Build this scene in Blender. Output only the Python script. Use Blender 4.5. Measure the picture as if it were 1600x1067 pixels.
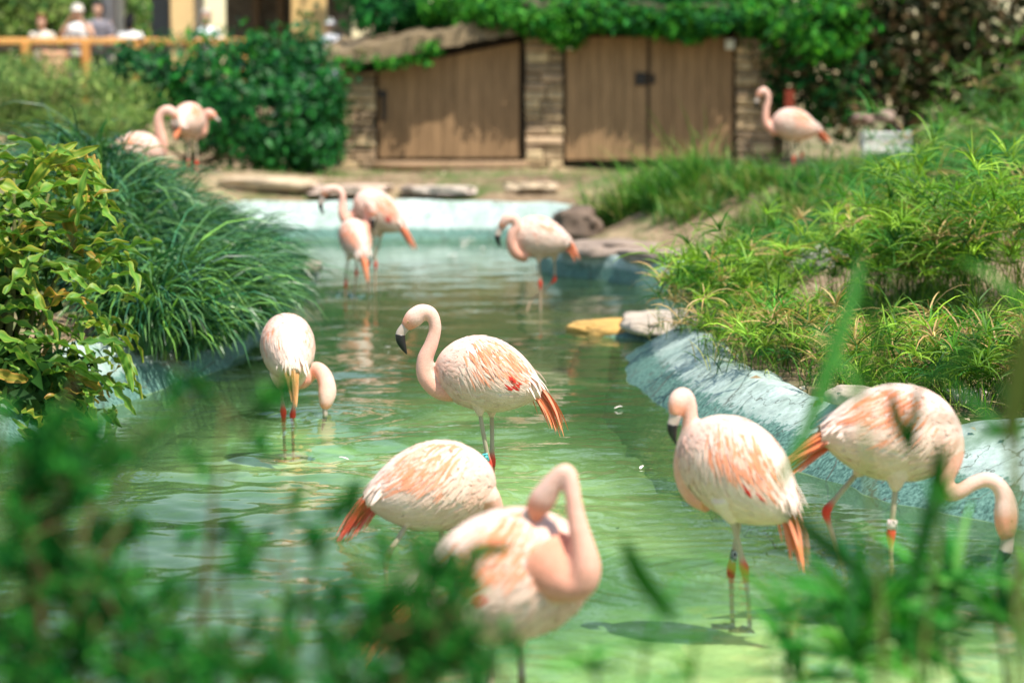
import bpy, bmesh, math, random
import numpy as np
from mathutils import Vector, noise as mnoise

for o in list(bpy.data.objects): bpy.data.objects.remove(o)
SC = bpy.context.scene
COL = SC.collection
rng = np.random.default_rng(7)
random.seed(7)
R = math.radians

# ------------------------------------------------------------------ camera
CAM_H = 1.74
FPX = 3778.0                      # focal length in photograph pixels (85 mm lens)
PITCH = math.atan(363.0 / FPX)
cd = bpy.data.cameras.new('camera'); cam = bpy.data.objects.new('camera', cd); COL.objects.link(cam)
cam.location = (0, 0, CAM_H); cam.rotation_euler = (math.pi / 2 - PITCH, 0, 0)
cd.sensor_width = 36; cd.lens = 85.0; cd.clip_start = 0.05; cd.clip_end = 3000
cd.dof.use_dof = True; cd.dof.focus_distance = 11.75; cd.dof.aperture_fstop = 1.6
SC.camera = cam

# ------------------------------------------------------------------ sky, sun, exposure
SUN_EL = 63.0; SUN_AZ = 138.0     # azimuth clockwise from +Y (the view direction)
w = bpy.data.worlds.new('World'); SC.world = w; w.use_nodes = True
nt = w.node_tree; nt.nodes.clear()
sky = nt.nodes.new('ShaderNodeTexSky'); sky.sky_type = 'NISHITA'; sky.sun_disc = False
sky.sun_elevation = R(SUN_EL); sky.sun_rotation = R(SUN_AZ); sky.dust_density = 0.5; sky.air_density = 1.6
bg = nt.nodes.new('ShaderNodeBackground'); bg.inputs[1].default_value = 0.105
wo = nt.nodes.new('ShaderNodeOutputWorld')
nt.links.new(sky.outputs[0], bg.inputs[0]); nt.links.new(bg.outputs[0], wo.inputs[0])
sl = bpy.data.lights.new('sun', 'SUN'); sl.energy = 4.9; sl.angle = R(0.6); sl.color = (1.0, 0.93, 0.82)
sun = bpy.data.objects.new('sun', sl); COL.objects.link(sun)
sd = Vector((math.sin(R(SUN_AZ)) * math.cos(R(SUN_EL)), math.cos(R(SUN_AZ)) * math.cos(R(SUN_EL)), math.sin(R(SUN_EL))))
sun.rotation_euler = sd.to_track_quat('Z', 'Y').to_euler()
SC.view_settings.view_transform = 'Standard'; SC.view_settings.look = 'None'
SC.view_settings.exposure = 0.76; SC.view_settings.gamma = 1.0; SC.view_settings.use_curve_mapping = False
SC.render.engine = 'CYCLES'
SC.cycles.use_denoising = True; SC.cycles.max_bounces = 8; SC.cycles.transparent_max_bounces = 24
SC.cycles.sample_clamp_indirect = 6.0

# ------------------------------------------------------------------ picture -> place
CT, ST = math.cos(PITCH), math.sin(PITCH)
def P(px, py, Y):
    """the point of the place seen at photo pixel (px, py) that lies Y metres ahead"""
    u = (px - 800.0) / FPX; v = (533.5 - py) / FPX
    ry = CT + ST * v; rz = -ST + CT * v
    t = Y / ry
    return np.array([u * t, Y, CAM_H + rz * t])

# ------------------------------------------------------------------ helpers
def tag(o, label=None, cat=None, group=None, kind=None):
    if label: o['label'] = label
    if cat: o['category'] = cat
    if group: o['group'] = group
    if kind: o['kind'] = kind
    return o
def empty(name, loc, label=None, cat=None, group=None):
    o = bpy.data.objects.new(name, None); COL.objects.link(o); o.location = loc
    o.empty_display_size = 0.1
    return tag(o, label, cat, group)
def link(name, me, parent=None):
    o = bpy.data.objects.new(name, me); COL.objects.link(o)
    if parent is not None:
        o.parent = parent
        # meshes below are built in world coordinates; parents are unrotated empties
        root = parent; off = Vector((0, 0, 0))
        while root is not None:
            off += root.location; root = root.parent
        o.location = -off
    return o
def mesh_np(name, V, F, mat, col=None, smooth=True):
    """F: list of int arrays (m,k)"""
    me = bpy.data.meshes.new(name)
    V = np.asarray(V, np.float32)
    if not isinstance(F, (list, tuple)): F = [F]
    F = [np.asarray(f, np.int32) for f in F if len(f)]
    me.vertices.add(len(V)); me.vertices.foreach_set('co', V.ravel())
    loops = np.concatenate([f.ravel() for f in F]); tot = np.concatenate([np.full(len(f), f.shape[1], np.int32) for f in F])
    start = np.concatenate([[0], np.cumsum(tot)[:-1]]).astype(np.int32)
    me.loops.add(len(loops)); me.loops.foreach_set('vertex_index', loops)
    me.polygons.add(len(tot)); me.polygons.foreach_set('loop_start', start); me.polygons.foreach_set('loop_total', tot)
    me.polygons.foreach_set('use_smooth', np.full(len(tot), smooth, bool))
    if col is not None:
        a = me.attributes.new('Col', 'FLOAT_COLOR', 'POINT')
        c = np.ones((len(V), 4), np.float32); c[:, :3] = col
        a.data.foreach_set('color', c.ravel())
    if mat is not None: me.materials.append(mat)
    me.update(calc_edges=True); me.validate()
    return me
class Geo:
    """collects shapes into one mesh"""
    def __init__(s): s.V = []; s.Q = []; s.T = []; s.C = []; s.n = 0
    def add(s, V, Q=None, T=None, C=None):
        V = np.asarray(V, float)
        s.V.append(V)
        if Q is not None and len(Q): s.Q.append(np.asarray(Q) + s.n)
        if T is not None and len(T): s.T.append(np.asarray(T) + s.n)
        c = np.ones((len(V), 3)) * 0.5 if C is None else np.broadcast_to(np.asarray(C, float), (len(V), 3))
        s.C.append(c); s.n += len(V); return s
    def build(s, name, mat, parent=None, smooth=True):
        F = []
        if s.Q: F.append(np.concatenate(s.Q))
        if s.T: F.append(np.concatenate(s.T))
        return link(name, mesh_np(name, np.concatenate(s.V), F, mat, np.concatenate(s.C), smooth), parent)
    def box(s, lo, hi, C=None, jit=0.0, bev=0.0):
        lo = np.array(lo, float); hi = np.array(hi, float)
        if bev <= 0:
            V = np.array([[x, y, z] for x in (lo[0], hi[0]) for y in (lo[1], hi[1]) for z in (lo[2], hi[2])])
            if jit: V = V + rng.normal(0, jit, V.shape)
            Q = [[0, 1, 3, 2], [4, 6, 7, 5], [0, 4, 5, 1], [2, 3, 7, 6], [0, 2, 6, 4], [1, 5, 7, 3]]
            return s.add(V, Q, None, C)
        # chamfered towards the viewer (the -Y side) and all round
        b = min(bev, 0.45 * (hi - lo).min())
        rings = [(0, b), (b, 0), (hi[1] - lo[1] - b, 0), (hi[1] - lo[1], b)]
        V = []
        j = rng.normal(0, jit, (4, 3)) if jit else np.zeros((4, 3))
        for dy, ins in rings:
            for k, (sx, sz) in enumerate(((0, 0), (1, 0), (1, 1), (0, 1))):
                V.append([(lo[0] + ins) if sx == 0 else (hi[0] - ins), lo[1] + dy, (lo[2] + ins) if sz == 0 else (hi[2] - ins)] + j[k])
        Q = []
        for r in range(3):
            for k in range(4):
                a = r * 4 + k; b2 = r * 4 + (k + 1) % 4
                Q.append([a, b2, b2 + 4, a + 4])
        Q.append([3, 2, 1, 0]); Q.append([12, 13, 14, 15])
        return s.add(V, Q, None, C)

def cr(pts, m):
    """Catmull-Rom through the rows of pts, m samples per span"""
    p = np.asarray(pts, float); n = len(p)
    ext = np.vstack([2 * p[0] - p[1], p, 2 * p[-1] - p[-2]])
    out = []
    for i in range(n - 1):
        a, b, c, d = ext[i], ext[i + 1], ext[i + 2], ext[i + 3]
        for t in np.arange(m) / m:
            out.append(0.5 * (2 * b + (c - a) * t + (2 * a - 5 * b + 4 * c - d) * t * t + (3 * b - a - 3 * c + d) * t ** 3))
    out.append(p[-1]); return np.array(out)
def unit(v):
    v = np.asarray(v, float); return v / (np.linalg.norm(v, axis=-1, keepdims=True) + 1e-12)
def loft(C, rv, rl, lat0, seg=16):
    """closed tube round the centreline C; rl along the lateral, rv across it. Poles at both ends."""
    C = np.asarray(C, float); n = len(C)
    T = unit(np.gradient(C, axis=0))
    L = np.zeros_like(C); l = unit(np.asarray(lat0, float) - T[0] * np.dot(lat0, T[0])); L[0] = l
    for i in range(1, n):
        l = L[i - 1] - T[i] * np.dot(L[i - 1], T[i]); L[i] = unit(l)
    N = np.cross(T, L)
    a = np.arange(seg) * 2 * math.pi / seg
    V = C[:, None, :] + (np.cos(a)[None, :, None] * N[:, None, :]) * np.asarray(rv)[:, None, None] + (np.sin(a)[None, :, None] * L[:, None, :]) * np.asarray(rl)[:, None, None]
    V = V.reshape(-1, 3)
    i = np.arange(n - 1)[:, None] * seg; k = np.arange(seg)[None, :]; k2 = (k + 1) % seg
    Q = np.stack([i + k, i + k2, i + seg + k2, i + seg + k], -1).reshape(-1, 4)
    p0 = len(V); V = np.vstack([V, C[0], C[-1]])
    k = np.arange(seg); k2 = (k + 1) % seg
    T3 = np.vstack([np.stack([np.full(seg, p0), k2, k], -1), np.stack([np.full(seg, p0 + 1), (n - 1) * seg + k, (n - 1) * seg + k2], -1)])
    return V, Q, T3
def tube(g, pts, r, C=None, seg=6, m=4, lat=(0.3, 0.9, 0.2)):
    pts = np.asarray(pts, float); r = np.broadcast_to(np.asarray(r, float), (len(pts),))
    q = cr(np.column_stack([pts, r]), m)
    V, Q, T = loft(q[:, :3], np.maximum(q[:, 3], 1e-4), np.maximum(q[:, 3], 1e-4), lat, seg)
    g.add(V, Q, T, C)

# ---- foliage generators (all vectorised)
def blades(g, base, az, el, L, W, droop, nseg=5, col=(0.1, 0.2, 0.05), tipcol=None, twist=0.0, taper=1.0):
    base = np.asarray(base, float); n = len(base)
    az, el, L, W, droop = [np.broadcast_to(np.asarray(x, float), (n,)) for x in (az, el, L, W, droop)]
    t = np.linspace(0, 1, nseg + 1)
    e = el[:, None] - droop[:, None] * (t[None, :] ** 1.3)
    st = L[:, None] / nseg
    dx = np.cos(e) * st; dz = np.sin(e) * st
    h = np.concatenate([np.zeros((n, 1)), np.cumsum(dx[:, :-1], 1)], 1); v = np.concatenate([np.zeros((n, 1)), np.cumsum(dz[:, :-1], 1)], 1)
    H = np.stack([np.cos(az), np.sin(az), np.zeros(n)], -1); S = np.stack([-np.sin(az), np.cos(az), np.zeros(n)], -1)
    tw = rng.normal(0, 1, n) * twist
    Cc = base[:, None, :] + h[..., None] * H[:, None, :]; Cc[..., 2] += v
    Nv = np.stack([-np.sin(e)[..., None] * H[:, None, :]], 0)[0]; Nv[..., 2] += np.cos(e)
    Sd = S[:, None, :] * np.cos(tw)[:, None, None] + Nv * np.sin(tw)[:, None, None]
    wp = (np.minimum(1, 0.45 + t * 3) * (1 - t ** 2.2) ** 0.8) ** taper; wp[-1] = 0.03
    off = Sd * (W[:, None] * wp[None, :])[..., None] * 0.5
    V = np.stack([Cc - off, Cc + off], 2).reshape(n, -1, 3)
    m = nseg + 1
    k = np.arange(nseg)
    q = np.stack([2 * k, 2 * k + 1, 2 * k + 3, 2 * k + 2], -1)
    Q = (np.arange(n)[:, None, None] * (2 * m) + q[None]).reshape(-1, 4)
    col = np.broadcast_to(np.asarray(col, float), (n, 3)); tc = col if tipcol is None else np.broadcast_to(np.asarray(tipcol, float), (n, 3))
    c = col[:, None, :] * (1 - t)[None, :, None] + tc[:, None, :] * t[None, :, None]
    c = np.repeat(c, 2, axis=1).reshape(-1, 3)
    g.add(V.reshape(-1, 3), Q, None, c)
def leaves(g, pos, d, nrm, L, W, col, fold=0.15, curl=0.15):
    pos = np.asarray(pos, float); n = len(pos)
    L, W = [np.broadcast_to(np.asarray(x, float), (n,))[:, None] for x in (L, W)]
    d = unit(d); s = unit(np.cross(d, nrm)); nn = np.cross(s, d)
    base = pos; tip = pos + d * L - nn * L * curl
    mid = pos + d * L * 0.45
    l = mid + s * W * 0.5 + nn * W * fold; r = mid - s * W * 0.5 + nn * W * fold
    V = np.stack([base, l, tip, r, mid], 1).reshape(-1, 3)
    q = np.array([[0, 4, 2, 1], [0, 3, 2, 4]])
    Q = (np.arange(n)[:, None, None] * 5 + q[None]).reshape(-1, 4)
    c = np.repeat(np.broadcast_to(np.asarray(col, float), (n, 3)), 5, axis=0)
    g.add(V, Q, None, c)
def rdir(n):
    return unit(rng.normal(0, 1, (n, 3)))
def pal(n, cols, jit=0.25):
    cols = np.asarray(cols, float); i = rng.integers(0, len(cols), n); j = rng.integers(0, len(cols), n); t = rng.random((n, 1))
    return (cols[i] * t + cols[j] * (1 - t)) * np.exp(rng.normal(0, jit, (n, 1)))

# ------------------------------------------------------------------ materials
MATS = {}
def newmat(name):
    m = bpy.data.materials.new(name); m.use_nodes = True
    m.node_tree.nodes.clear(); MATS[name] = m
    return m, m.node_tree
def nd(nt, typ, **kw):
    n = nt.nodes.new(typ)
    for k, v in kw.items(): setattr(n, k, v)
    return n
def out(nt, sh):
    o = nd(nt, 'ShaderNodeOutputMaterial'); nt.links.new(sh, o.inputs[0])
def noise(nt, scale, detail=6, rough=0.6, coord='Object', stretch=None, dist=0.0):
    tc = nd(nt, 'ShaderNodeTexCoord'); n = nd(nt, 'ShaderNodeTexNoise')
    n.inputs['Scale'].default_value = scale; n.inputs['Detail'].default_value = detail; n.inputs['Roughness'].default_value = rough
    n.inputs['Distortion'].default_value = dist
    if stretch:
        mp = nd(nt, 'ShaderNodeMapping'); mp.inputs['Scale'].default_value = stretch
        nt.links.new(tc.outputs[coord], mp.inputs[0]); nt.links.new(mp.outputs[0], n.inputs[0])
    else: nt.links.new(tc.outputs[coord], n.inputs[0])
    return n.outputs[0]
def ramp(nt, fac, stops):
    r = nd(nt, 'ShaderNodeValToRGB'); e = r.color_ramp.elements
    while len(e) < len(stops): e.new(0.5)
    for k, (p, c) in enumerate(stops): e[k].position = p; e[k].color = (*c, 1) if len(c) == 3 else c
    nt.links.new(fac, r.inputs[0]); return r.outputs[0]
def mixc(nt, fac, a, b, mode='MIX'):
    m = nd(nt, 'ShaderNodeMix'); m.data_type = 'RGBA'; m.blend_type = mode
    for s, v in ((m.inputs[0], fac), (m.inputs[6], a), (m.inputs[7], b)):
        if isinstance(v, (int, float)): s.default_value = v
        elif isinstance(v, tuple): s.default_value = (*v, 1)
        else: nt.links.new(v, s)
    return m.outputs[2]
def attr(nt):
    a = nd(nt, 'ShaderNodeAttribute'); a.attribute_name = 'Col'; return a.outputs[0]
def bump(nt, h, strength=0.4, dist=0.01):
    b = nd(nt, 'ShaderNodeBump'); b.inputs['Strength'].default_value = strength; b.inputs['Distance'].default_value = dist
    nt.links.new(h, b.inputs['Height']); return b.outputs[0]
def princ(nt, col, rough=0.6, nrm=None, spec=0.5, **kw):
    p = nd(nt, 'ShaderNodeBsdfPrincipled')
    if isinstance(col, tuple): p.inputs['Base Color'].default_value = (*col, 1)
    else: nt.links.new(col, p.inputs['Base Color'])
    p.inputs['Roughness'].default_value = rough; p.inputs['Specular IOR Level'].default_value = spec
    if nrm is not None: nt.links.new(nrm, p.inputs['Normal'])
    for k, v in kw.items(): p.inputs[k].default_value = v
    return p.outputs[0]
def leafmat(name, trans=0.35, rough=0.45, spec=0.4, boost=1.6):
    m, nt = newmat(name); a = attr(nt)
    p = princ(nt, a, rough, spec=spec)
    t = nd(nt, 'ShaderNodeBsdfTranslucent'); nt.links.new(mixc(nt, 1.0, a, (boost, boost * 1.05, boost * 0.55), 'MULTIPLY'), t.inputs[0])
    mx = nd(nt, 'ShaderNodeMixShader'); mx.inputs[0].default_value = trans
    nt.links.new(p, mx.inputs[1]); nt.links.new(t.outputs[0], mx.inputs[2]); out(nt, mx.outputs[0]); return m
def attrmat(name, rough=0.7, spec=0.3, nscale=None, namt=0.35, bstr=0.0, bdist=0.01, stretch=None, **kw):
    m, nt = newmat(name); c = attr(nt); nrm = None
    if nscale:
        h = noise(nt, nscale, 8, 0.65, stretch=stretch)
        f = ramp(nt, h, [(0.25, (1 - namt,) * 3), (0.75, (1 + namt,) * 3)])
        c = mixc(nt, 1.0, c, f, 'MULTIPLY')
        if bstr: nrm = bump(nt, h, bstr, bdist)
    out(nt, princ(nt, c, rough, nrm, spec, **kw)); return m
LEAF = leafmat('leaf', 0.25, 0.6, 0.12, 1.5)
LEAF_GLOSS = leafmat('glossy_leaf', 0.22, 0.45, 0.2)
BLADE = leafmat('blade', 0.28, 0.5, 0.2, 1.6)
GRASSY = leafmat('strap_grass', 0.2, 0.36, 0.45, 1.5)
BARK = attrmat('bark', 0.85, 0.2, 9, 0.4, 0.6, 0.02)
WOOD = attrmat('wood', 0.8, 0.15, 3, 0.3, 0.3, 0.006, stretch=(5, 5, 0.6))
STONE = attrmat('stone', 0.85, 0.25, 6, 0.45, 0.7, 0.03)
PAINT = attrmat('paint', 0.5, 0.35, 4, 0.12)
CLOTH = attrmat('cloth', 0.9, 0.15, 12, 0.1)
SKIN = attrmat('skin', 0.6, 0.3, 10, 0.08)
# feathers: soft, a little light passing through
m, nt = newmat('feather'); a = attr(nt)
h = noise(nt, 170, 4, 0.6)
h2 = noise(nt, 22, 5, 0.6)
c = mixc(nt, 1.0, a, ramp(nt, h2, [(0.3, (0.97, 0.88, 0.83)), (0.7, (1.03, 1.04, 1.05))]), 'MULTIPLY')
c = mixc(nt, 1.0, c, ramp(nt, h, [(0.3, (0.88, 0.86, 0.84)), (0.7, (1.06, 1.06, 1.06))]), 'MULTIPLY')
p = princ(nt, c, 0.75, bump(nt, h, 0.55, 0.004), 0.12, **{'Sheen Weight': 0.08, 'Sheen Roughness': 0.5})
t = nd(nt, 'ShaderNodeBsdfTranslucent'); nt.links.new(c, t.inputs[0])
mx = nd(nt, 'ShaderNodeMixShader'); mx.inputs[0].default_value = 0.18
nt.links.new(p, mx.inputs[1]); nt.links.new(t.outputs[0], mx.inputs[2]); out(nt, mx.outputs[0]); FEATHER = m
m, nt = newmat('bill'); out(nt, princ(nt, attr(nt), 0.32, None, 0.5)); BILL = m
m, nt = newmat('eye'); out(nt, princ(nt, attr(nt), 0.12, None, 0.6)); EYE = m
# ================================================================== pool outline and terrain
OUT = np.array([  # x, y, width of the concrete lip, height of the lip   (counter-clockwise seen from above: far side runs left to right)
    (-3.3, 32.3, .40, .50), (-1.7, 32.4, .40, .50), (-.2, 32.3, .40, .50), (.55, 31.7, .35, .45), (.80, 30.4, .25, .38),
    (.55, 28.4, .15, .28), (.26, 26.6, .12, .27), (.50, 25.4, .12, .27), (.97, 24.5, .12, .27), (1.58, 22.9, .12, .27), (1.80, 21.7, .2, .22),
    (1.45, 20.5, .3, .10), (.75, 19.8, .35, .06), (.62, 18.8, .35, .06), (.98, 18.0, .35, .12),
    (.80, 16.9, .40, .24), (.76, 15.6, .42, .27), (.88, 13.9, .38, .27), (1.02, 12.9, .36, .27), (1.31, 11.8, .38, .27), (1.56, 11.0, .40, .28),
    (1.75, 10.5, .6, .35), (2.15, 9.9, .55, .34), (2.7, 9.0, .5, .32), (2.9, 7.8, .4, .3), (2.5, 6.6, .3, .3), (1.0, 6.1, .3, .3), (-1.0, 6.1, .3, .3),
    (-2.2, 6.7, .3, .3), (-2.5, 8.2, .3, .3), (-2.45, 10.2, .3, .3), (-2.6, 12.3, .3, .3), (-2.4, 13.8, .3, .3), (-2.18, 15.0, .3, .32), (-1.97, 16.1, .3, .35),
    (-1.9, 17.6, .3, .35), (-2.0, 20.0, .3, .35), (-2.08, 22.0, .25, .3), (-2.15, 24.0, .25, .3), (-2.6, 28.0, .3, .4), (-3.1, 31.0, .4, .48)])
ring = np.vstack([OUT, OUT[:1]])
def closed_cr(p, m):
    n = len(p); o = []
    for i in range(n):
        a, b, c, d = p[(i - 1) % n], p[i], p[(i + 1) % n], p[(i + 2) % n]
        for t in np.arange(m) / m:
            o.append(0.5 * (2 * b + (c - a) * t + (2 * a - 5 * b + 4 * c - d) * t * t + (3 * b - a - 3 * c + d) * t ** 3))
    return np.array(o)
OL = closed_cr(OUT, 8)
def sdist(x, y):
    """signed distance to the pool edge (positive on land) and index of the nearest edge sample"""
    sh = x.shape; q = np.column_stack([x.ravel(), y.ravel()])
    D = np.empty(len(q)); I = np.empty(len(q), int); ins = np.zeros(len(q), bool)
    A = OL[:, :2]; B = np.roll(A, -1, 0)
    for s in range(0, len(q), 4000):
        qq = q[s:s + 4000]
        d = np.linalg.norm(qq[:, None, :] - A[None], axis=2); I[s:s + 4000] = d.argmin(1); D[s:s + 4000] = d.min(1)
        c = (A[None, :, 1] > qq[:, None, 1]) != (B[None, :, 1] > qq[:, None, 1])
        xx = A[None, :, 0] + (qq[:, None, 1] - A[None, :, 1]) / (B[None, :, 1] - A[None, :, 1] + 1e-12) * (B[None, :, 0] - A[None, :, 0])
        ins[s:s + 4000] = (np.sum(c & (xx > qq[:, None, 0]), 1) % 2) == 1
    D[ins] *= -1
    return D.reshape(sh), I.reshape(sh)
def sst(a, b, x):
    t = np.clip((x - a) / (np.asarray(b) - a), 0, 1); return t * t * (3 - 2 * t)
def hreg(x, y):
    """height of the land away from the pool"""
    h = 0.35 + 0.58 * sst(11, 27, y)
    h = h - 0.12 * sst(29, 34, y) * (1 - sst(2.2, 3.6, x) * (1 - sst(33, 37, y)))
    h = h + (1.0 * sst(37, 44, y)) * (1 - sst(-4.0, -2.2, x))                   # bank below the boardwalk
    m1 = np.exp(-(((x + 2.95) / 0.95) ** 2 + ((y - 18.4) / 2.4) ** 2))           # grassy hump on the left bank
    h = h + 0.86 * m1
    h = h + 0.35 * np.exp(-(((x + 3.4) / 1.0) ** 2 + ((y - 13.2) / 1.2) ** 2))
    h = h + 0.06 * np.sin(x * 1.7 + y * .6) * np.sin(y * 1.1 - x * .4) * sst(8, 14, y)
    return h
def terrain(x, y):
    d, i = sdist(x, y); wl = OL[i, 2]; hl = OL[i, 3]
    land = hl - 0.02 + (hreg(x, y) - hl) * sst(0.0, np.where(x < 0, 1.4, 2.0), d - wl)
    return np.where(d < wl + 0.10, -0.75, land), d
def plant_z(x, y):
    """where a plant can root: the land, or the top of the concrete lip; -1 in the water"""
    d, i = sdist(x, y); wl = OL[i, 2]; hl = OL[i, 3]
    land = hl - 0.02 + (hreg(x, y) - hl) * sst(0.0, np.where(x < 0, 1.4, 2.0), d - wl)
    return np.where(d < wl + .1, np.where(d > 0.03, hl * np.sqrt(np.clip(d / wl, 0, 1)), -1.0), land), d
def ground_z(x, y):
    z, d = terrain(np.array([float(x)]), np.array([float(y)])); return float(z[0])
def graded(a, b, step, far, growth=1.35):
    mid = list(np.arange(a, b + step * .5, step)); s = step; v = mid[-1]; hi = []
    while v < far: s *= growth; v += s; hi.append(v)
    s = step; v = mid[0]; lo = []
    while v > -far: s *= growth; v -= s; lo.append(v)
    return np.array(lo[::-1] + mid + hi)
gx = graded(-5.5, 6.5, 0.1, 900); gy = graded(1.0, 41.0, 0.13, 1500)
X, Yy = np.meshgrid(gx, gy, indexing='ij')
Z, Dp = terrain(X, Yy)
fine = sst(0.3, 1.2, Dp)
nz = (np.sin(X * 9.1 + Yy * 3.3) * np.sin(Yy * 7.7 - X * 4.1) + np.sin(X * 17 + 1) * np.sin(Yy * 15 + X * 6)) * 0.012
Z = Z + nz * fine * (np.abs(X) < 12) * (Yy < 60)
n1, n2 = X.shape
idx = np.arange(n1 * n2).reshape(n1, n2)
Q = np.stack([idx[:-1, :-1], idx[1:, :-1], idx[1:, 1:], idx[:-1, 1:]], -1).reshape(-1, 4)
m, nt = newmat('soil')
n_a = noise(nt, 0.55, 6, 0.65); n_b = noise(nt, 7, 8, 0.7); n_c = noise(nt, 40, 4, 0.7)
soil = ramp(nt, n_b, [(0.3, (0.075, 0.048, 0.03)), (0.55, (0.20, 0.135, 0.085)), (0.75, (0.36, 0.26, 0.17))])
dry = ramp(nt, n_b, [(0.3, (0.20, 0.14, 0.08)), (0.7, (0.42, 0.32, 0.20))])
grs = ramp(nt, n_c, [(0.3, (0.035, 0.075, 0.018)), (0.7, (0.11, 0.17, 0.045))])
c = mixc(nt, ramp(nt, n_a, [(0.40, (0, 0, 0)), (0.55, (1, 1, 1))]), soil, dry)
n_d = noise(nt, 0.9, 5, 0.6, dist=0.6)
c = mixc(nt, ramp(nt, n_d, [(0.48, (0, 0, 0)), (0.60, (1, 1, 1))]), c, grs)
out(nt, princ(nt, c, 0.92, bump(nt, n_b, 0.8, 0.05), 0.15)); SOIL = m
g = link('ground', mesh_np('ground', np.column_stack([X.ravel(), Yy.ravel(), Z.ravel()]), Q, SOIL)); tag(g, kind='structure')

# ---- concrete basin: lip all round and floor
m, nt = newmat('painted_concrete')
tc = nd(nt, 'ShaderNodeTexCoord'); sp = nd(nt, 'ShaderNodeSeparateXYZ'); nt.links.new(tc.outputs['Object'], sp.inputs[0])
n_a = noise(nt, 1.6, 8, 0.65); n_b = noise(nt, 14, 8, 0.7); n_s = noise(nt, 45, 3, 0.6)
base = ramp(nt, n_a, [(0.32, (0.24, 0.35, 0.31)), (0.44, (0.38, 0.47, 0.42)), (0.56, (0.44, 0.54, 0.50)), (0.72, (0.54, 0.62, 0.58))])
base = mixc(nt, 1.0, base, ramp(nt, n_b, [(0.30, (0.55, 0.58, 0.58)), (0.62, (1.08, 1.08, 1.08))]), 'MULTIPLY')
# waterline crust: a real dark band of algae at water height with a ragged edge
add = nd(nt, 'ShaderNodeMath', operation='MULTIPLY_ADD'); nt.links.new(n_b, add.inputs[0]); add.inputs[1].default_value = -0.26; nt.links.new(sp.outputs[2], add.inputs[2])
band = ramp(nt, add.outputs[0], [(0.0, (1, 1, 1)), (0.02, (0, 0, 0))])
add.inputs[2].default_value = 0
alg = ramp(nt, n_s, [(0.35, (0.03, 0.09, 0.07)), (0.65, (0.14, 0.27, 0.22))])
c = mixc(nt, band, base, alg)
sub_ = ramp(nt, sp.outputs[2], [(0.0, (1, 1, 1)), (0.001, (0, 0, 0))])      # below the surface: the floor's green growth
c = mixc(nt, sub_, c, ramp(nt, n_b, [(0.3, (0.10, 0.18, 0.09)), (0.7, (0.22, 0.34, 0.18))]))
crk = nd(nt, 'ShaderNodeTexVoronoi'); crk.feature = 'DISTANCE_TO_EDGE'; crk.inputs['Scale'].default_value = 1.7; tcw = noise(nt, 3, 4, .6)
wv = nd(nt, 'ShaderNodeVectorMath', operation='MULTIPLY_ADD'); nt.links.new(tc.outputs['Object'], wv.inputs[2]); wv.inputs[1].default_value = (.5, .5, .5); nt.links.new(tcw, wv.inputs[0]); nt.links.new(wv.outputs[0], crk.inputs['Vector'])
c = mixc(nt, ramp(nt, crk.outputs['Distance'], [(0.004, (.8, .8, .8)), (0.012, (0, 0, 0))]), c, (0.07, 0.08, 0.06))
spots = ramp(nt, n_s, [(0.32, (1, 1, 1)), (0.37, (0, 0, 0))])
c = mixc(nt, mixc(nt, 1.0, spots, ramp(nt, n_a, [(0.45, (0, 0, 0)), (0.6, (1, 1, 1))]), 'MULTIPLY'), c, (0.06, 0.08, 0.07))
out(nt, princ(nt, c, 0.7, bump(nt, n_b, 0.5, 0.02), 0.35)); CONC = m
m, nt = newmat('pool_floor_paint')
n_a = noise(nt, 0.55, 5, 0.55, dist=0.8); n_b = noise(nt, 5, 8, 0.7); n_c = noise(nt, 1.3, 6, 0.6, stretch=(1, 0.35, 1))
c = ramp(nt, n_a, [(0.30, (0.20, 0.36, 0.22)), (0.44, (0.40, 0.56, 0.36)), (0.56, (0.74, 0.80, 0.58)), (0.75, (0.48, 0.68, 0.52))])
c = mixc(nt, 1.0, c, ramp(nt, n_b, [(0.3, (0.62, 0.66, 0.6)), (0.65, (1.1, 1.1, 1.1))]), 'MULTIPLY')
c = mixc(nt, 1.0, c, attr(nt), 'MULTIPLY')     # painted-in sunlit and shaded areas, and algae along the walls
out(nt, princ(nt, c, 0.85, None, 0.2)); FLOORP = m
ol = closed_cr(OUT, 12); n = len(ol)
tg = unit(np.roll(ol[:, :2], -1, 0) - np.roll(ol[:, :2], 1, 0)); nrm = np.column_stack([-tg[:, 1], tg[:, 0]])
# make the normals point to land
mid = ol[:, :2] + nrm * 0.15
dchk, _ = sdist(mid[:, 0], mid[:, 1]); nrm[dchk < 0] *= -1
prof = [(-.30, -.70, 0), (-.20, -.45, 0), (-.10, -.20, 0), (0, 0, 0), (.0, .0, .25), (.0, .0, .5), (.0, .0, .75), (.0, .0, .93), (.0, .0, 1.0), (.10, 0, 1.0), (.2, -.05, 1.0), (.22, -.35, 1.0)]
ez = [0, 0, 0, 0, .30, .56, .80, .95, 1.0, 1.0, .98, .98]
rows = []
s = np.arange(n)
for (dx, dz, fw), fz in zip(prof, ez):
    o = dx + ol[:, 2] * fw; z = dz + ol[:, 3] * fz
    wob = 0.02 * np.sin(s * .35 + fw * 3) + 0.012 * np.sin(s * .9 + fw * 7)
    rows.append(np.column_stack([ol[:, :2] + nrm * (o + wob)[:, None], z + wob * .6 * (fz > 0)]))
V = np.stack(rows, 1).reshape(-1, 3); m_ = len(prof)
i = np.arange(n)[:, None]; k = np.arange(m_ - 1)[None]
Q = np.stack([i * m_ + k, ((i + 1) % n) * m_ + k, ((i + 1) % n) * m_ + k + 1, i * m_ + k + 1], -1).reshape(-1, 4)
g = link('pool_edge', mesh_np('pool_edge', V, Q, CONC)); tag(g, kind='structure')
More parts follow.
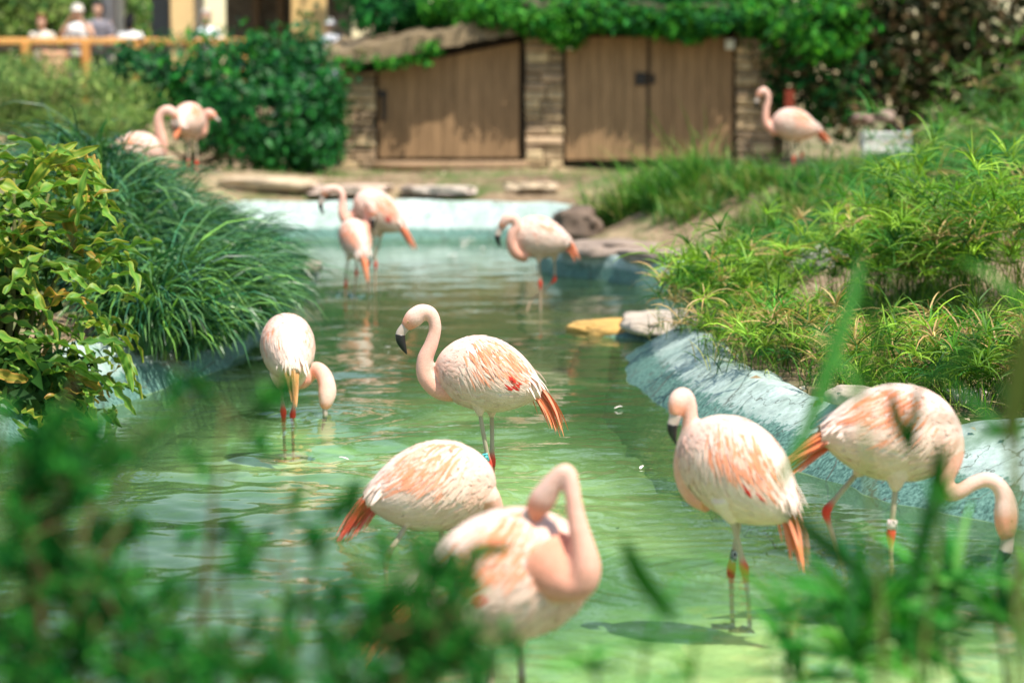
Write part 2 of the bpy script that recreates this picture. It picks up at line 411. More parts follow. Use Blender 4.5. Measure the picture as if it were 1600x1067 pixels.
fx = np.linspace(-3.6, 3.2, 60); fy = np.linspace(6, 33, 180); FX, FY = np.meshgrid(fx, fy, indexing='ij'); dF, _ = sdist(FX, FY)
FZ = -0.30 - 0.03 * np.sin(FX * 2 + FY) - 0.25 * (dF > -0.1)
sun_algae = np.zeros_like(FX)      # sunlit patches painted into the floor colour
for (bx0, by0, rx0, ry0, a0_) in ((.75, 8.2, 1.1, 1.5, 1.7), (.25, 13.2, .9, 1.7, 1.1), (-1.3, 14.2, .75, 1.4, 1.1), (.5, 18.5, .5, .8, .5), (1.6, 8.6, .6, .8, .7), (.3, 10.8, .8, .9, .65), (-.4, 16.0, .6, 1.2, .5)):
    sun_algae += a0_ * np.exp(-((FX - bx0) / rx0) ** 2 - ((FY - by0) / ry0) ** 2)
sun_algae = np.clip(.17 + sun_algae, 0, 1.25)  # the dark remainder is shade painted onto the floor
sun_algae = sun_algae * (.38 + .62 * sst(.12, .8, -dF))      # growth is thickest along the walls
FC = np.stack([sun_algae, .25 * .3 + sun_algae * .95, sun_algae * .9], -1).reshape(-1, 3)
idx = np.arange(FX.size).reshape(FX.shape)
Q = np.stack([idx[:-1, :-1], idx[1:, :-1], idx[1:, 1:], idx[:-1, 1:]], -1).reshape(-1, 4)
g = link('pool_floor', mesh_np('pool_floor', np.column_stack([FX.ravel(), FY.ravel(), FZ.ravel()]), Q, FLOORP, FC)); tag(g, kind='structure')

# ---- water: real ripples, rings where legs and bills enter it
RINGS = []          # filled by the birds: (x, y, strength)
m, nt = newmat('water')
h = noise(nt, 9, 3, 0.5, stretch=(1, 0.8, 1))
nb = bump(nt, h, 0.10, 0.02)
fr = nd(nt, 'ShaderNodeFresnel'); fr.inputs[0].default_value = 1.33; nt.links.new(nb, fr.inputs[1])
gl = nd(nt, 'ShaderNodeBsdfGlossy'); gl.inputs['Roughness'].default_value = 0.004; nt.links.new(nb, gl.inputs['Normal'])
tr = nd(nt, 'ShaderNodeBsdfTransparent'); tr.inputs[0].default_value = (0.68, 0.80, 0.60, 1)
df = nd(nt, 'ShaderNodeBsdfDiffuse'); df.inputs[0].default_value = (0.10, 0.19, 0.09, 1)
m1 = nd(nt, 'ShaderNodeMixShader'); m1.inputs[0].default_value = 0.25; nt.links.new(tr.outputs[0], m1.inputs[1]); nt.links.new(df.outputs[0], m1.inputs[2])
m2 = nd(nt, 'ShaderNodeMixShader'); nt.links.new(fr.outputs[0], m2.inputs[0]); nt.links.new(m1.outputs[0], m2.inputs[1]); nt.links.new(gl.outputs[0], m2.inputs[2])
out(nt, m2.outputs[0]); WATER = m
def build_water():
    wx = np.linspace(-3.8, 3.4, 230); t = np.linspace(0, 1, 560); wy = 5.8 + 27.2 * (0.45 * t + 0.55 * t ** 2)
    WX, WY = np.meshgrid(wx, wy, indexing='ij'); WZ = np.zeros_like(WX)
    r2 = np.random.default_rng(11)
    for _ in range(40):
        lam = 0.13 * (9.0 ** r2.random()); th = math.pi / 2 + r2.normal(0, 0.95); k = 2 * math.pi / lam
        sl_ = 0.0062
        WZ += (sl_ * lam / (2 * math.pi)) * 2 * np.sin(k * (WX * math.cos(th) + WY * math.sin(th)) + r2.random() * 6.28)
    calm = 0.6 + 2.1 * np.exp(-(((WX + 1.1) / 1.0) ** 2 + ((WY - 9.5) / 4.0) ** 2))
    pat = np.sin(WX * 1.3 + 1.0 + .5 * np.sin(WY * .6)) * np.sin(WY * .75 + WX * .8) + np.sin(WX * 2.9 - WY * 1.7)
    WZ *= calm * (.75 + .28 * pat)
    for (x, y, s_) in RINGS:
        r = np.hypot(WX - x, WY - y)
        WZ += s_ * 0.0075 * np.cos(2 * math.pi * r / 0.13) * np.exp(-r / 0.35) * np.minimum(1, r / 0.05)
    idx = np.arange(WX.size).reshape(WX.shape)
    Q = np.stack([idx[:-1, :-1], idx[1:, :-1], idx[1:, 1:], idx[:-1, 1:]], -1).reshape(-1, 4)
    tag(link('water', mesh_np('water', np.column_stack([WX.ravel(), WY.ravel(), WZ.ravel()]), Q, WATER)), kind='structure')
# ================================================================== flamingos
BODY = np.array([  # x forward, centre height, half height, half width
    (.256, -.010, .012, .012), (.245, -.008, .045, .040), (.218, -.004, .090, .080), (.175, .000, .134, .116), (.110, .004, .168, .140), (.035, .006, .180, .150),
    (-.045, .004, .174, .147), (-.120, .000, .148, .128), (-.185, -.004, .108, .098), (-.235, -.008, .066, .064), (-.270, -.014, .028, .032)])
BD = cr(BODY, 6)
def body_pt(s, th):
    """s 0 (breast) .. 1 (rump), th 0 on the back; arrays"""
    x = BODY[0, 0] + (BODY[-1, 0] - BODY[0, 0]) * np.clip(s, 0, 1)
    o = np.argsort(BD[:, 0]); f = lambda k: np.interp(x, BD[o, 0], BD[o, k])
    return np.stack([x, f(3) * np.sin(th), f(1) + f(2) * np.cos(th)], -1)
WHITE = np.array((.88, .74, .66)); PINK = np.array((.85, .53, .43)); CREAM = np.array((.82, .61, .47)); ORANGE = np.array((.88, .25, .085)); RED = np.array((.62, .03, .03)); NECK0 = np.array((.85, .40, .28)); NECK1 = np.array((.87, .62, .53))
GREYLEG = np.array((.46, .40, .28)); HOCK = np.array((.72, .07, .04))

def remesh(parts, voxel, smooth=6):
    g = Geo()
    for V, Q, T in parts: g.add(V, Q, T)
    o = g.build('remesh_source', None)
    md = o.modifiers.new('r', 'REMESH'); md.mode = 'VOXEL'; md.voxel_size = voxel
    ms = o.modifiers.new('s', 'SMOOTH'); ms.factor = 0.5; ms.iterations = smooth
    dg = bpy.context.evaluated_depsgraph_get(); e = o.evaluated_get(dg); me = e.to_mesh()
    n = len(me.vertices); V = np.empty(n * 3, np.float32); me.vertices.foreach_get('co', V)
    F = np.array([tuple(p.vertices) for p in me.polygons], np.int32)
    e.to_mesh_clear(); src = o.data; bpy.data.objects.remove(o); bpy.data.meshes.remove(src)
    return V.reshape(-1, 3).astype(float), F

def feather_mesh(g, paths, W, c_core, c_edge, nrm, root=None):
    """paths (n,m,3), nrm (n,m,3) outward; 3 vertices across"""
    n, m, _ = paths.shape
    T = unit(np.gradient(paths, axis=1)); S = unit(np.cross(T, nrm))
    t = np.linspace(0, 1, m); wp = np.minimum(1, .5 + 1.8 * t) * np.sqrt(np.clip(1 - t ** 3, 0.02, 1))
    wd = (W[:, None] * wp[None])[..., None] * .5
    V = np.stack([paths - S * wd - nrm * wd * .25, paths, paths + S * wd - nrm * wd * .25], 2)
    k = np.arange(m - 1)[:, None] * 3; a = np.arange(2)[None]
    q = np.stack([k + a, k + a + 1, k + a + 4, k + a + 3], -1).reshape(-1, 4)
    Q = (np.arange(n)[:, None, None] * (3 * m) + q[None]).reshape(-1, 4)
    tt = t[None, :, None]
    core = c_core[:, None, :] + (c_edge - c_core)[:, None, :] * (tt ** 2) * .45
    edge = np.broadcast_to(c_edge[:, None, :], core.shape)
    if root is not None:
        f_ = np.clip(1 - tt / .42, 0, 1) * .85; core = core + (root - core) * f_; edge = edge + (root - edge) * f_
    C = np.stack([edge, core, edge], 2).reshape(-1, 3)
    g.add(V.reshape(-1, 3), Q, None, C)

def flamingo(label, Y, body, yaw, pitch, neck, bill, legs, scale=1.0, tail=(12, 62, .30), orange=1.0, voxel=.011, feathers=True, band=None, seed=0, eye=True, ground=None, tailcol=None, fdens=1.0, pinkness=0.0, crimson=0):
    global rng
    keep = rng; rng = np.random.default_rng(100 + seed)
    bc = P(body[0], body[1], Y + (body[2] if len(body) > 2 else 0))
    h = np.array([-math.cos(R(yaw)), math.sin(R(yaw)), 0.0]); z = np.array([0, 0, 1.0])
    fwd = h * math.cos(R(pitch)) + z * math.sin(R(pitch)); up = -h * math.sin(R(pitch)) + z * math.cos(R(pitch)); lat = np.cross(up, fwd)
    W_ = lambda q: bc + scale * (q[..., 0:1] * fwd + q[..., 1:2] * lat + q[..., 2:3] * up)
    root = empty('flamingo', (bc[0], bc[1], ground if ground is not None else -0.3), label, 'flamingo', 'flamingos at the pool')
    # --- body, neck and thighs grown together
    B = cr(BODY, 4); bl = W_(np.column_stack([B[:, 0], B[:, 0] * 0, B[:, 1]]))
    parts = [loft(bl, B[:, 2] * scale, B[:, 3] * scale, lat, 28)]
    # the loft's "across" axis must be the body's vertical: lateral given
    nk = np.array([np.append(P(a, b, Y + d), r) for a, b, d, r in neck]); nq = cr(nk, 7)
    latn = np.array([0, 1.0, 0.15]) if abs(h[0]) > .5 else np.array([1.0, .1, 0])
    hd = np.clip((np.arange(len(nq)) / (len(nq) - 1) - .72) / .28, 0, 1)
    parts.append(loft(nq[:, :3], nq[:, 3], nq[:, 3] * (1 - .22 * hd), latn, 20))
    LG = []
    for lg in legs:
        lp = [P(a, b, Y + d) for a, b, d in lg['p']]; hk = lg['hock']
        LG.append((np.array(lp), hk))
        top = lp[0]; nx = lp[1]
        dirv = unit(nx - top); L0 = np.linalg.norm(nx - top)
        cs = np.array([top - dirv * .07 * scale, top, top + dirv * min(.055 * scale, L0 * .4)]); rr = np.array([.060, .034, .013]) * scale
        q = cr(np.column_stack([cs, rr]), 5); parts.append(loft(q[:, :3], q[:, 3], q[:, 3], (0.9, .3, .1), 14))
    V, F = remesh(parts, voxel * scale)
    # colour by nearest centreline
    samp = np.vstack([np.column_stack([bl, B[:, 2] * scale]), nq]); kind = np.concatenate([np.zeros(len(bl)), np.ones(len(nq))]); tt = np.concatenate([np.linspace(0, 1, len(bl)), np.linspace(0, 1, len(nq))])
    near = np.empty(len(V), int)
    for s in range(0, len(V), 5000):
        d = np.linalg.norm(V[s:s + 5000, None] - samp[None, :, :3], axis=2) / (samp[None, :, 3] + .02); near[s:s + 5000] = d.argmin(1)
    isn = kind[near] > .5; tn = tt[near][:, None]
    loc = (V - bc) / scale; lz = (loc @ up)[:, None]
    cb = PINK + (WHITE - PINK) * np.clip(tn * 2.2, 0, 1); cb = cb + (CREAM - cb) * np.clip((-lz - .04) / .12, 0, 1)
    t2 = np.clip(tn * 1.25, 0, 1); cn = NECK0 + (NECK1 - NECK0) * t2 ** .8
    face = np.clip((tn - .82) / .07, 0, 1); cn = cn + (np.array((.82, .34, .19)) - cn) * face * .8
    C = np.where(isn[:, None], cn, cb)
    C = C + (np.array((.86, .40, .27)) - C) * pinkness
    C = C * (1 + rng.normal(0, .02, (len(C), 1)))
    g = Geo(); g.add(V, F if F.shape[1] == 4 else None, F if F.shape[1] == 3 else None, C)
    # --- shanks, hocks, feet
    for (lp, hk), lg in zip(LG, legs):
        rr = []; cc = []
        n = len(lp)
        pts = []; rad = []; col = []
        for k in range(n - 1):
            seg_n = 8
            for t in np.arange(seg_n) / seg_n:
                pts.append(lp[k] * (1 - t) + lp[k + 1] * t); rad.append(.0105 if k < hk else .0088); col.append(GREYLEG if k < hk else GREYLEG * .9 + np.array((.12, .04, .02)))
        pts.append(lp[-1]); rad.append(.008); col.append(GREYLEG)
        pts = np.array(pts); rad = np.array(rad); col = np.array(col)
        # round the bend a little
        for _ in range(2): pts[1:-1] = (pts[:-2] + 2 * pts[1:-1] + pts[2:]) / 4
        dh = np.linalg.norm(pts - lp[hk], axis=1); b_ = np.exp(-(dh / .034) ** 2)
        rad = rad * scale + .0085 * scale * b_; col = col + (HOCK - col) * np.clip(np.exp(-(dh / .045) ** 4), 0, 1)[:, None]
        V2, Q2, T2 = loft(pts, rad, rad, (.8, .5, .1), 12)
        g.add(V2, Q2, T2, np.vstack([np.repeat(col, 12, 0), col[:1], col[-1:]]))
        # webbed foot: three toes with skin between them, and the hind toe
        ft = lp[-1]; ring_ = []
        for a_, l_ in ((-40, .085), (-20, .060), (0, .095), (20, .060), (40, .085)):
            dd = h * math.cos(R(a_)) + np.cross(z, h) * math.sin(R(a_)); ring_.append(ft + dd * l_ * scale + z * .004)
        ring_.append(ft - h * .02 * scale)
        top_ = [ft + z * .014] + ring_; bot_ = [ft - z * .004] + [q - z * .008 for q in ring_]
        tri = []
        for k in range(6):
            tri.append([0, 1 + k, 1 + (k + 1) % 6]); tri.append([7, 8 + (k + 1) % 6, 8 + k])
            tri += [[1 + k, 8 + k, 8 + (k + 1) % 6], [1 + k, 8 + (k + 1) % 6, 1 + (k + 1) % 6]]
        g.add(np.array(top_ + bot_), None, tri, GREYLEG * .9 + np.array((.15, .05, .03)))
        for q in lp[:]:
            pass
        # where the shank meets the water
        a0 = lp
        for k in range(n - 1):
            if (a0[k][2] > 0) != (a0[k + 1][2] > 0):
                t = a0[k][2] / (a0[k][2] - a0[k + 1][2]); q = a0[k] * (1 - t) + a0[k + 1] * t; RINGS.append((q[0], q[1], lg.get('ripple', .8)))
    g.build('body', FEATHER, root)
    # --- bill
    bp = np.array([np.append(P(a, b, Y + d), r) for a, b, d, r in bill['p']]); ks = bill['black']; mm = 6
    bq = cr(bp, mm); cut = ks * mm
    latb = np.array([0, 1.0, 0.1]) if abs(h[0]) > .45 else np.array([1.0, 0, 0])
    def bill_piece(q, nm, colr, par):
        Vb, Qb, Tb = loft(q[:, :3], q[:, 3] * .92, q[:, 3] * .58, latb, 14); gg = Geo(); gg.add(Vb, Qb, Tb, colr); return gg.build(nm, BILL, par)
    b1 = bill_piece(bq[:cut + 2], 'bill', np.array((.44, .35, .29)), root)
    q2 = bq[cut:].copy(); q2[:, 3] *= 1.035; bill_piece(q2, 'bill_tip', np.array((.012, .011, .012)), b1)
    if bq[:, 2].min() < 0 < bq[:, 2].max(): k = np.argmin(np.abs(bq[:, 2])); RINGS.append((bq[k, 0], bq[k, 1], 1.3))
    # --- eyes on both sides of the head
    if eye:
        k = int(len(nq) * .885); e0 = nq[k, :3]; tv = unit(nq[min(k + 2, len(nq) - 1), :3] - nq[k - 2, :3]); sv = unit(latn - tv * np.dot(latn, tv)); uv = np.cross(sv, tv); uv = uv if uv[2] > 0 else -uv
        for sg in (-1, 1):
            cc = e0 + sv * sg * nq[k, 3] * .70 + uv * nq[k, 3] * .25
            gg = Geo(); q = np.linspace(-1, 1, 7); Vb, Qb, Tb = loft(cc + sv * sg * q[:, None] * .0055, np.sqrt(np.clip(1 - q * q, .02, 1)) * .0072, np.sqrt(np.clip(1 - q * q, .02, 1)) * .0072, tv, 12)
            cl = np.where((((Vb - cc) @ sv) * sg > .0046)[:, None], np.array((.02, .015, .01)), np.array((.72, .42, .16))); gg.add(Vb, Qb, Tb, cl); gg.build('eye', EYE, root)
    # --- plumage
    if feathers:
        fg = Geo(); sc = 1.0
        def rows(s0, s1, ns, th0, th1, nth, L, Wd, delta, colf, lift, jit=1.0):
            ss, th = np.meshgrid(np.linspace(s0, s1, ns), np.linspace(th0, th1, nth), indexing='ij')
            th = th + ((np.arange(ns) % 2)[:, None] - .5) * (th1 - th0) / max(nth - 1, 1) * .5
            ss = ss.ravel() + rng.normal(0, .012 * jit, ss.size); th = th.ravel() + rng.normal(0, .05 * jit, th.size)
            n = len(ss); m = 6; t = np.linspace(0, 1, m)[None]
            Ls = L * np.exp(rng.normal(0, .18, n)); dl = np.vectorize(delta)(ss, np.abs(th)) + rng.normal(0, 7 * jit, n)
            Ls = np.minimum(Ls, np.clip(.985 - ss, 0, 1) * .526 / np.maximum(np.cos(np.radians(dl)), .3) + .012)
            rad = np.linalg.norm(body_pt(ss, th)[:, 1:], axis=1) + .02
            side = np.sign(th) + (th == 0)
            S_ = ss[:, None] + (Ls * np.cos(np.radians(dl)))[:, None] * t / .526; TH = th[:, None] + side[:, None] * (Ls * np.sin(np.radians(dl)) / rad)[:, None] * t
            Sc = np.clip(S_, 0, .995)
            p = body_pt(Sc, TH); e = 1e-3
            over = np.clip(S_ - .995, 0, None) * .526
            p[..., 0] -= over; p[..., 2] -= over * .35
            du = body_pt(np.clip(Sc + e, 0, 1), TH) - body_pt(np.clip(Sc - e, 0, 1), TH); dv = body_pt(Sc, TH + e) - body_pt(Sc, TH - e)
            nr = unit(np.cross(dv, du)); ctr = np.stack([p[..., 0] * .9, p[..., 1] * 0, p[..., 2] * 0], -1)
            nr = np.where((np.sum(nr * (p - ctr), -1) < 0)[..., None], -nr, nr)
            lf = lift * (.35 + rng.random(n) * .9) * (1 - .75 * np.clip((np.abs(th) - .8) / .6, 0, 1) * (ss > .4))
            p = p + nr * (.002 + lf[:, None] * t ** 1.5 * (1 - .3 * t))[..., None]
            core, edge = colf(ss, np.abs(th), n)
            feather_mesh(fg, W_(p), np.full(n, Wd) * np.exp(rng.normal(0, .15, n)) * scale, core, edge, unit(nr[..., 0:1] * fwd + nr[..., 1:2] * lat + nr[..., 2:3] * up))
        jc = lambda c, n, j=.05: np.clip(c[None] * (1 + rng.normal(0, j, (n, 1))), 0, .95)
        def c_small(s, th, n):
            lo = np.clip((th - 1.15) / .9, 0, 1)[:, None]
            b = WHITE * (1 - lo) + CREAM * lo; b = b + (PINK - b) * np.clip((.42 - s) / .40, 0, 1)[:, None] * .8; b = b + (np.array((.86, .40, .27)) - b) * pinkness
            b = b * (1 + rng.normal(0, .05, (n, 1))); return b * .97, b
        def c_wing(s, th, n):
            pr = orange * np.exp(-((s - .45) / .22) ** 2) * np.exp(-((th - .72) / .50) ** 2)
            sk = .5 + .30 * np.sin(th * 12 + s * 5 + seed) + .22 * np.sin(th * 23 - s * 9 + seed * 2); k = (.65 * sk + .35 * rng.random(n) < pr * 1.25)[:, None]; k2 = np.clip(.35 + .5 * sk + rng.normal(0, .15, n), 0, 1)[:, None]
            edge = np.where(k & (k2 < .6), PINK * .35 + ORANGE * .65, WHITE * .8 + PINK * .2); edge = edge * (1 + rng.normal(0, .05, (n, 1)))
            edge = edge + (CREAM - edge) * (np.clip((th - .8) / .5, 0, 1) * .5)[:, None]; core = np.where(k, ORANGE * (.72 + .28 * k2) + WHITE * (.28 - .28 * k2), edge * .95); return core, edge
        d = fdens
        rows(.10, .92, int(15 * d), -2.95, 2.95, int(26 * d), .055, .030, lambda s, t: 8, c_small, .0055)
        rows(.02, .22, int(5 * d), -2.6, 2.6, int(22 * d), .045, .024, lambda s, t: 15, c_small, .006)
        # folded wings: long narrow coverts and scapulars that sweep back and down
        for sg in (-1, 1):
            rows(.20, .66, int(12 * d), sg * .22, sg * 1.45, int(18 * d), .115, .0125, lambda s, t: 52 - 62 * max(s - .2, 0) - 14 * max(t - .9, 0), c_wing, .009)
            rows(.46, .82, int(8 * d), sg * .12, sg * 1.25, int(15 * d), .115, .0115, lambda s, t: 24 - 24 * (s - .4), c_wing, .007)
            # crimson under-coverts showing behind the wing
            if crimson: rows(.62, .69, 3, sg * 1.34, sg * 1.50, crimson, .065, .022, lambda s, t: 22, lambda s, t, n: (jc(RED, n), jc(RED * .85 + ORANGE * .15, n)), .026)
        # drooping flight feathers and tail
        n = 60; m = 8; t = np.linspace(0, 1, m)
        a0, a1, TL = tail
        y0 = rng.normal(0, .024, n); z0 = rng.uniform(-.01, .06, n); x0 = rng.uniform(-.20, -.13, n)
        Ls = TL * rng.uniform(.62, 1.08, n)
        ang = np.radians(a0 + (a1 - a0) * t[None] ** .7 + rng.normal(0, 1.8, (n, 1)))
        st = Ls[:, None] / (m - 1)
        pz = pitch
        bx = np.concatenate([np.zeros((n, 1)), np.cumsum(-np.cos(ang - R(pz))[:, :-1] * st, 1)], 1); bz = np.concatenate([np.zeros((n, 1)), np.cumsum(-np.sin(ang - R(pz))[:, :-1] * st, 1)], 1)
        zc_ = z0.mean(); pth = np.stack([x0[:, None] + bx, y0[:, None] * (1 - .75 * t[None]), zc_ + (z0 - zc_)[:, None] * (1 - .6 * t[None]) + bz], -1)
        nr = np.stack([-np.sin(ang - R(pz)), np.sign(y0)[:, None] * .55 * np.ones((n, m)), np.cos(ang - R(pz))], -1); nr = unit(nr)
        tcol = ORANGE if tailcol is None else np.array(tailcol)
        u_ = rng.random((n, 1)); core = tcol * (.75 + .3 * u_); edge = tcol * .62 + WHITE * .38 * u_ + tcol * .38 * (1 - u_)
        feather_mesh(fg, W_(pth), np.full(n, .0155) * scale, core, edge, unit(nr[..., 0:1] * fwd + nr[..., 1:2] * lat + nr[..., 2:3] * up), WHITE)
        # pale plumes over the rump
        n = 80; y0 = np.clip(rng.normal(0, .04, n), -.07, .07); z0 = np.sqrt(np.clip(.085 ** 2 - y0 ** 2, 0, 1)) * rng.uniform(.6, 1.05, n); x0 = rng.uniform(-.20, -.08, n); Ls = rng.uniform(.07, .15, n)
        ang = np.radians(a0 * .9 + 10 + (a1 * .8 - a0) * t[None] + rng.normal(0, 3.5, (n, 1))); st = Ls[:, None] / (m - 1)
        bx = np.concatenate([np.zeros((n, 1)), np.cumsum(-np.cos(ang - R(pz))[:, :-1] * st, 1)], 1); bz = np.concatenate([np.zeros((n, 1)), np.cumsum(-np.sin(ang - R(pz))[:, :-1] * st, 1)], 1)
        pth = np.stack([x0[:, None] + bx, y0[:, None] * (1 + .3 * t[None]), z0[:, None] + .012 + bz], -1)
        nr = unit(np.stack([-np.sin(ang - R(pz)), np.broadcast_to((y0 * 12)[:, None], (n, m)), np.cos(ang - R(pz))], -1))
        e_ = jc(WHITE, n, .06); feather_mesh(fg, W_(pth), np.full(n, .015) * scale, e_ * .98, e_, unit(nr[..., 0:1] * fwd + nr[..., 1:2] * lat + nr[..., 2:3] * up))
        pl = fg.build('plumage', FEATHER, root); pl['kind'] = 'stuff'
    # --- numbered leg ring
    if band:
        a = P(band['a'][0], band['a'][1], Y + band['a'][2]); b = P(band['b'][0], band['b'][1], Y + band['b'][2]); r_ = band.get('r', .0155)
        gg = Geo(); ax = b - a; pts = np.array([a, a + ax * .02, a + ax * .98, b]); rr = np.array([r_ * .8, r_, r_, r_ * .8])
        Vb, Qb, Tb = loft(pts, rr, rr, (1, 0, 0.05), 20); gg.add(Vb, Qb, Tb, band['col']); bo = gg.build('leg_band', PAINT, root)
        # raised characters running down the ring, on the side towards the path
        L_ = np.linalg.norm(ax); cu = bpy.data.curves.new('band_code', 'FONT'); cu.body = band['text']; cu.size = r_ * 2.1 * band.get('ts', 1); cu.align_x = 'CENTER'; cu.align_y = 'CENTER'; cu.extrude = .0008
        to = bpy.data.objects.new('tmp_text', cu); COL.objects.link(to); dg = bpy.context.evaluated_depsgraph_get(); me = bpy.data.meshes.new_from_object(to.evaluated_get(dg)); bpy.data.objects.remove(to)
        nv = len(me.vertices); co = np.empty(nv * 3); me.vertices.foreach_get('co', co); co = co.reshape(-1, 3)
        dwn = unit(ax); outv = unit(np.array([0, -1.0, 0]) - dwn * np.dot((0, -1.0, 0), dwn)); sx = np.cross(outv, dwn)
        ex = co[:, 0] * (min(1, L_ * .9 / (np.ptp(co[:, 0]) + 1e-6))); ang = co[:, 1] / r_
        pos = (a + b) / 2 + ex[:, None] * dwn - (np.sin(ang) * (r_ + .0008))[:, None] * sx * -1 + (np.cos(ang) * (r_ + .0008) + co[:, 2] * .5)[:, None] * outv
        me.vertices.foreach_set('co', pos.astype(np.float32).ravel()); me.update()
        at = me.attributes.new('Col', 'FLOAT_COLOR', 'POINT'); at.data.foreach_set('color', np.tile(np.append(np.array(band['ink']), 1), nv).astype(np.float32)); me.materials.clear(); me.materials.append(PAINT)
        link('band_code', me, bo)
    rng = keep
    return root
S_ = 324.0
# A: the sharp one in the middle
flamingo('sleepy pink flamingo in sharp focus at the centre with a teal ring on its leg', 11.7, (761, 587), 2, 14,
    [(712, 604, .0, .075), (696, 610, 0, .054), (679, 604, 0, .047), (665, 586, 0, .044), (664, 562, 0, .040), (674, 537, 0, .034), (680, 512, 0, .030), (674, 492, 0, .034), (660, 487.5, 0, .040), (648, 496, 0, .047), (639, 505, 0, .038), (633, 511, 0, .027)],
    dict(p=[(636, 508, 0, .026), (630, 515, 0, .026), (625.5, 523, 0, .0255), (626.5, 533, 0, .0235), (631, 544, 0, .0145), (635.5, 553, 0, .003)], black=2),
    [dict(p=[(748, 634, -.05), (755, 676, -.04), (764.5, 727, -.02), (768, 772, .0), (771, 816, 0.02)], hock=2), dict(p=[(768, 637, .06), (769, 676, .06), (769, 722, .06), (771, 768, .06), (774, 810, .06)], hock=2)],
    tail=(26, 80, .33), orange=1.35, crimson=3, band=dict(a=(757.5, 708, -.028), b=(762.5, 721, -.022), col=(.10, .52, .50), ink=(.01, .05, .06), text='CXB', r=.0165), seed=1, voxel=.008, fdens=1.15, eye=True)
# B: back turned, head in the water
flamingo('pale flamingo with its back turned, head dipped in the water', 13.6, (450, 545), 78, 22,
    [(462, 590, .12, .07), (472, 592, .2, .056), (482, 585, .24, .048), (494, 577, .22, .045), (505, 585, .18, .046), (511, 602, .15, .050), (511, 618, .13, .052), (509, 631, .12, .042), (508, 639, .12, .028)],
    dict(p=[(508, 637, .12, .028), (508, 645, .12, .027), (508, 651, .12, .024), (506, 660, .12, .02), (503, 672, .12, .004)], black=2),
    [dict(p=[(438, 600, -.02), (440, 622, 0), (443, 645, 0), (444, 690, 0.05), (446, 722, .1)], hock=2), dict(p=[(464, 600, .05), (461, 622, .05), (457, 650, .05), (458, 694, .1), (459, 722, .14)], hock=2)],
    scale=.98, tail=(40, 84, .27), orange=.35, seed=2, eye=True, voxel=.009, tailcol=(.84, .40, .14))
# C: rear bird of the far pair
flamingo('farther of two flamingos together in the far water, long neck and head hanging forward', 23.0, (590, 331), 0, 36,
    [(562, 330, .05, .075), (551, 340, .0, .056), (541, 345, -.02, .048), (535, 334, -.02, .043), (535, 318, 0, .038), (534, 303, 0, .035), (525, 295, 0, .037), (514, 296, 0, .045), (508, 302, 0, .038), (505, 308, 0, .027)],
    dict(p=[(506, 306, 0, .027), (503, 312, 0, .027), (501, 319, 0, .027), (502, 327, 0, .018), (506, 336, 0, .004)], black=2),
    [dict(p=[(585, 366, -.04), (586, 390, -.03), (587, 414, -.02), (586, 452, 0), (586, 490, .05)], hock=2), dict(p=[(594, 366, .06), (592, 388, .06), (574, 414, .06), (576, 452, .06), (577, 488, .06)], hock=2)],
    crimson=3, seed=3, voxel=.012, orange=1.2, tail=(35, 72, .34), fdens=.8)
# D: front bird of the far pair
flamingo('nearer of the far pair, orange tail towards us and bill tucked to its chest', 22.6, (555, 375), 62, 38,
    [(566, 362, .16, .07), (572, 350, .24, .05), (575, 337, .26, .040), (573, 326, .25, .036), (575, 320, .22, .036), (580, 322, .19, .042), (582, 331, .18, .040), (582.5, 339, .18, .028)],
    dict(p=[(582, 336, .18, .028), (582, 343, .18, .026), (582, 349, .18, .026), (582, 354, .18, .018), (583, 360, .18, .004)], black=1),
    [dict(p=[(557, 404, .03), (557, 415, .03), (557, 427, .02), (553, 462, .0), (552, 495, 0)], hock=2, ripple=2.2), dict(p=[(545, 402, -.05), (541, 422, -.05), (540, 444, -.05), (540, 466, -.05), (540, 497, -.05)], hock=2)],
    scale=.92, seed=4, voxel=.012, orange=1.3, tail=(50, 82, .34), fdens=.8)
# E: alone, one leg lifted
flamingo('plump flamingo wading with one leg lifted in front of the teal wall', 20.85, (843, 372), 4, 6,
    [(822, 398, -.02, .07), (808, 396, -.06, .055), (799, 383, -.09, .046), (800, 367, -.10, .042), (807, 354, -.10, .040), (803, 342, -.10, .040), (793, 342, -.10, .048), (786, 350, -.10, .040), (782, 357, -.10, .028)],
    dict(p=[(783, 355, -.10, .028), (780, 362, -.10, .028), (777.5, 368, -.10, .028), (778, 376, -.10, .022), (782, 387, -.10, .004)], black=2),
    [dict(p=[(842, 403, -.04), (843, 424, -.03), (844, 444, -.02), (844.5, 484, 0), (845, 528, 0)], hock=2), dict(p=[(866, 401, .06), (867, 420, .06), (867, 438, .06), (846, 456, .06), (829, 470, .05), (822, 489, .04)], hock=2, ripple=.3)],
    seed=5, voxel=.011, orange=.5, tail=(20, 78, .25), fdens=.9, pinkness=.12)
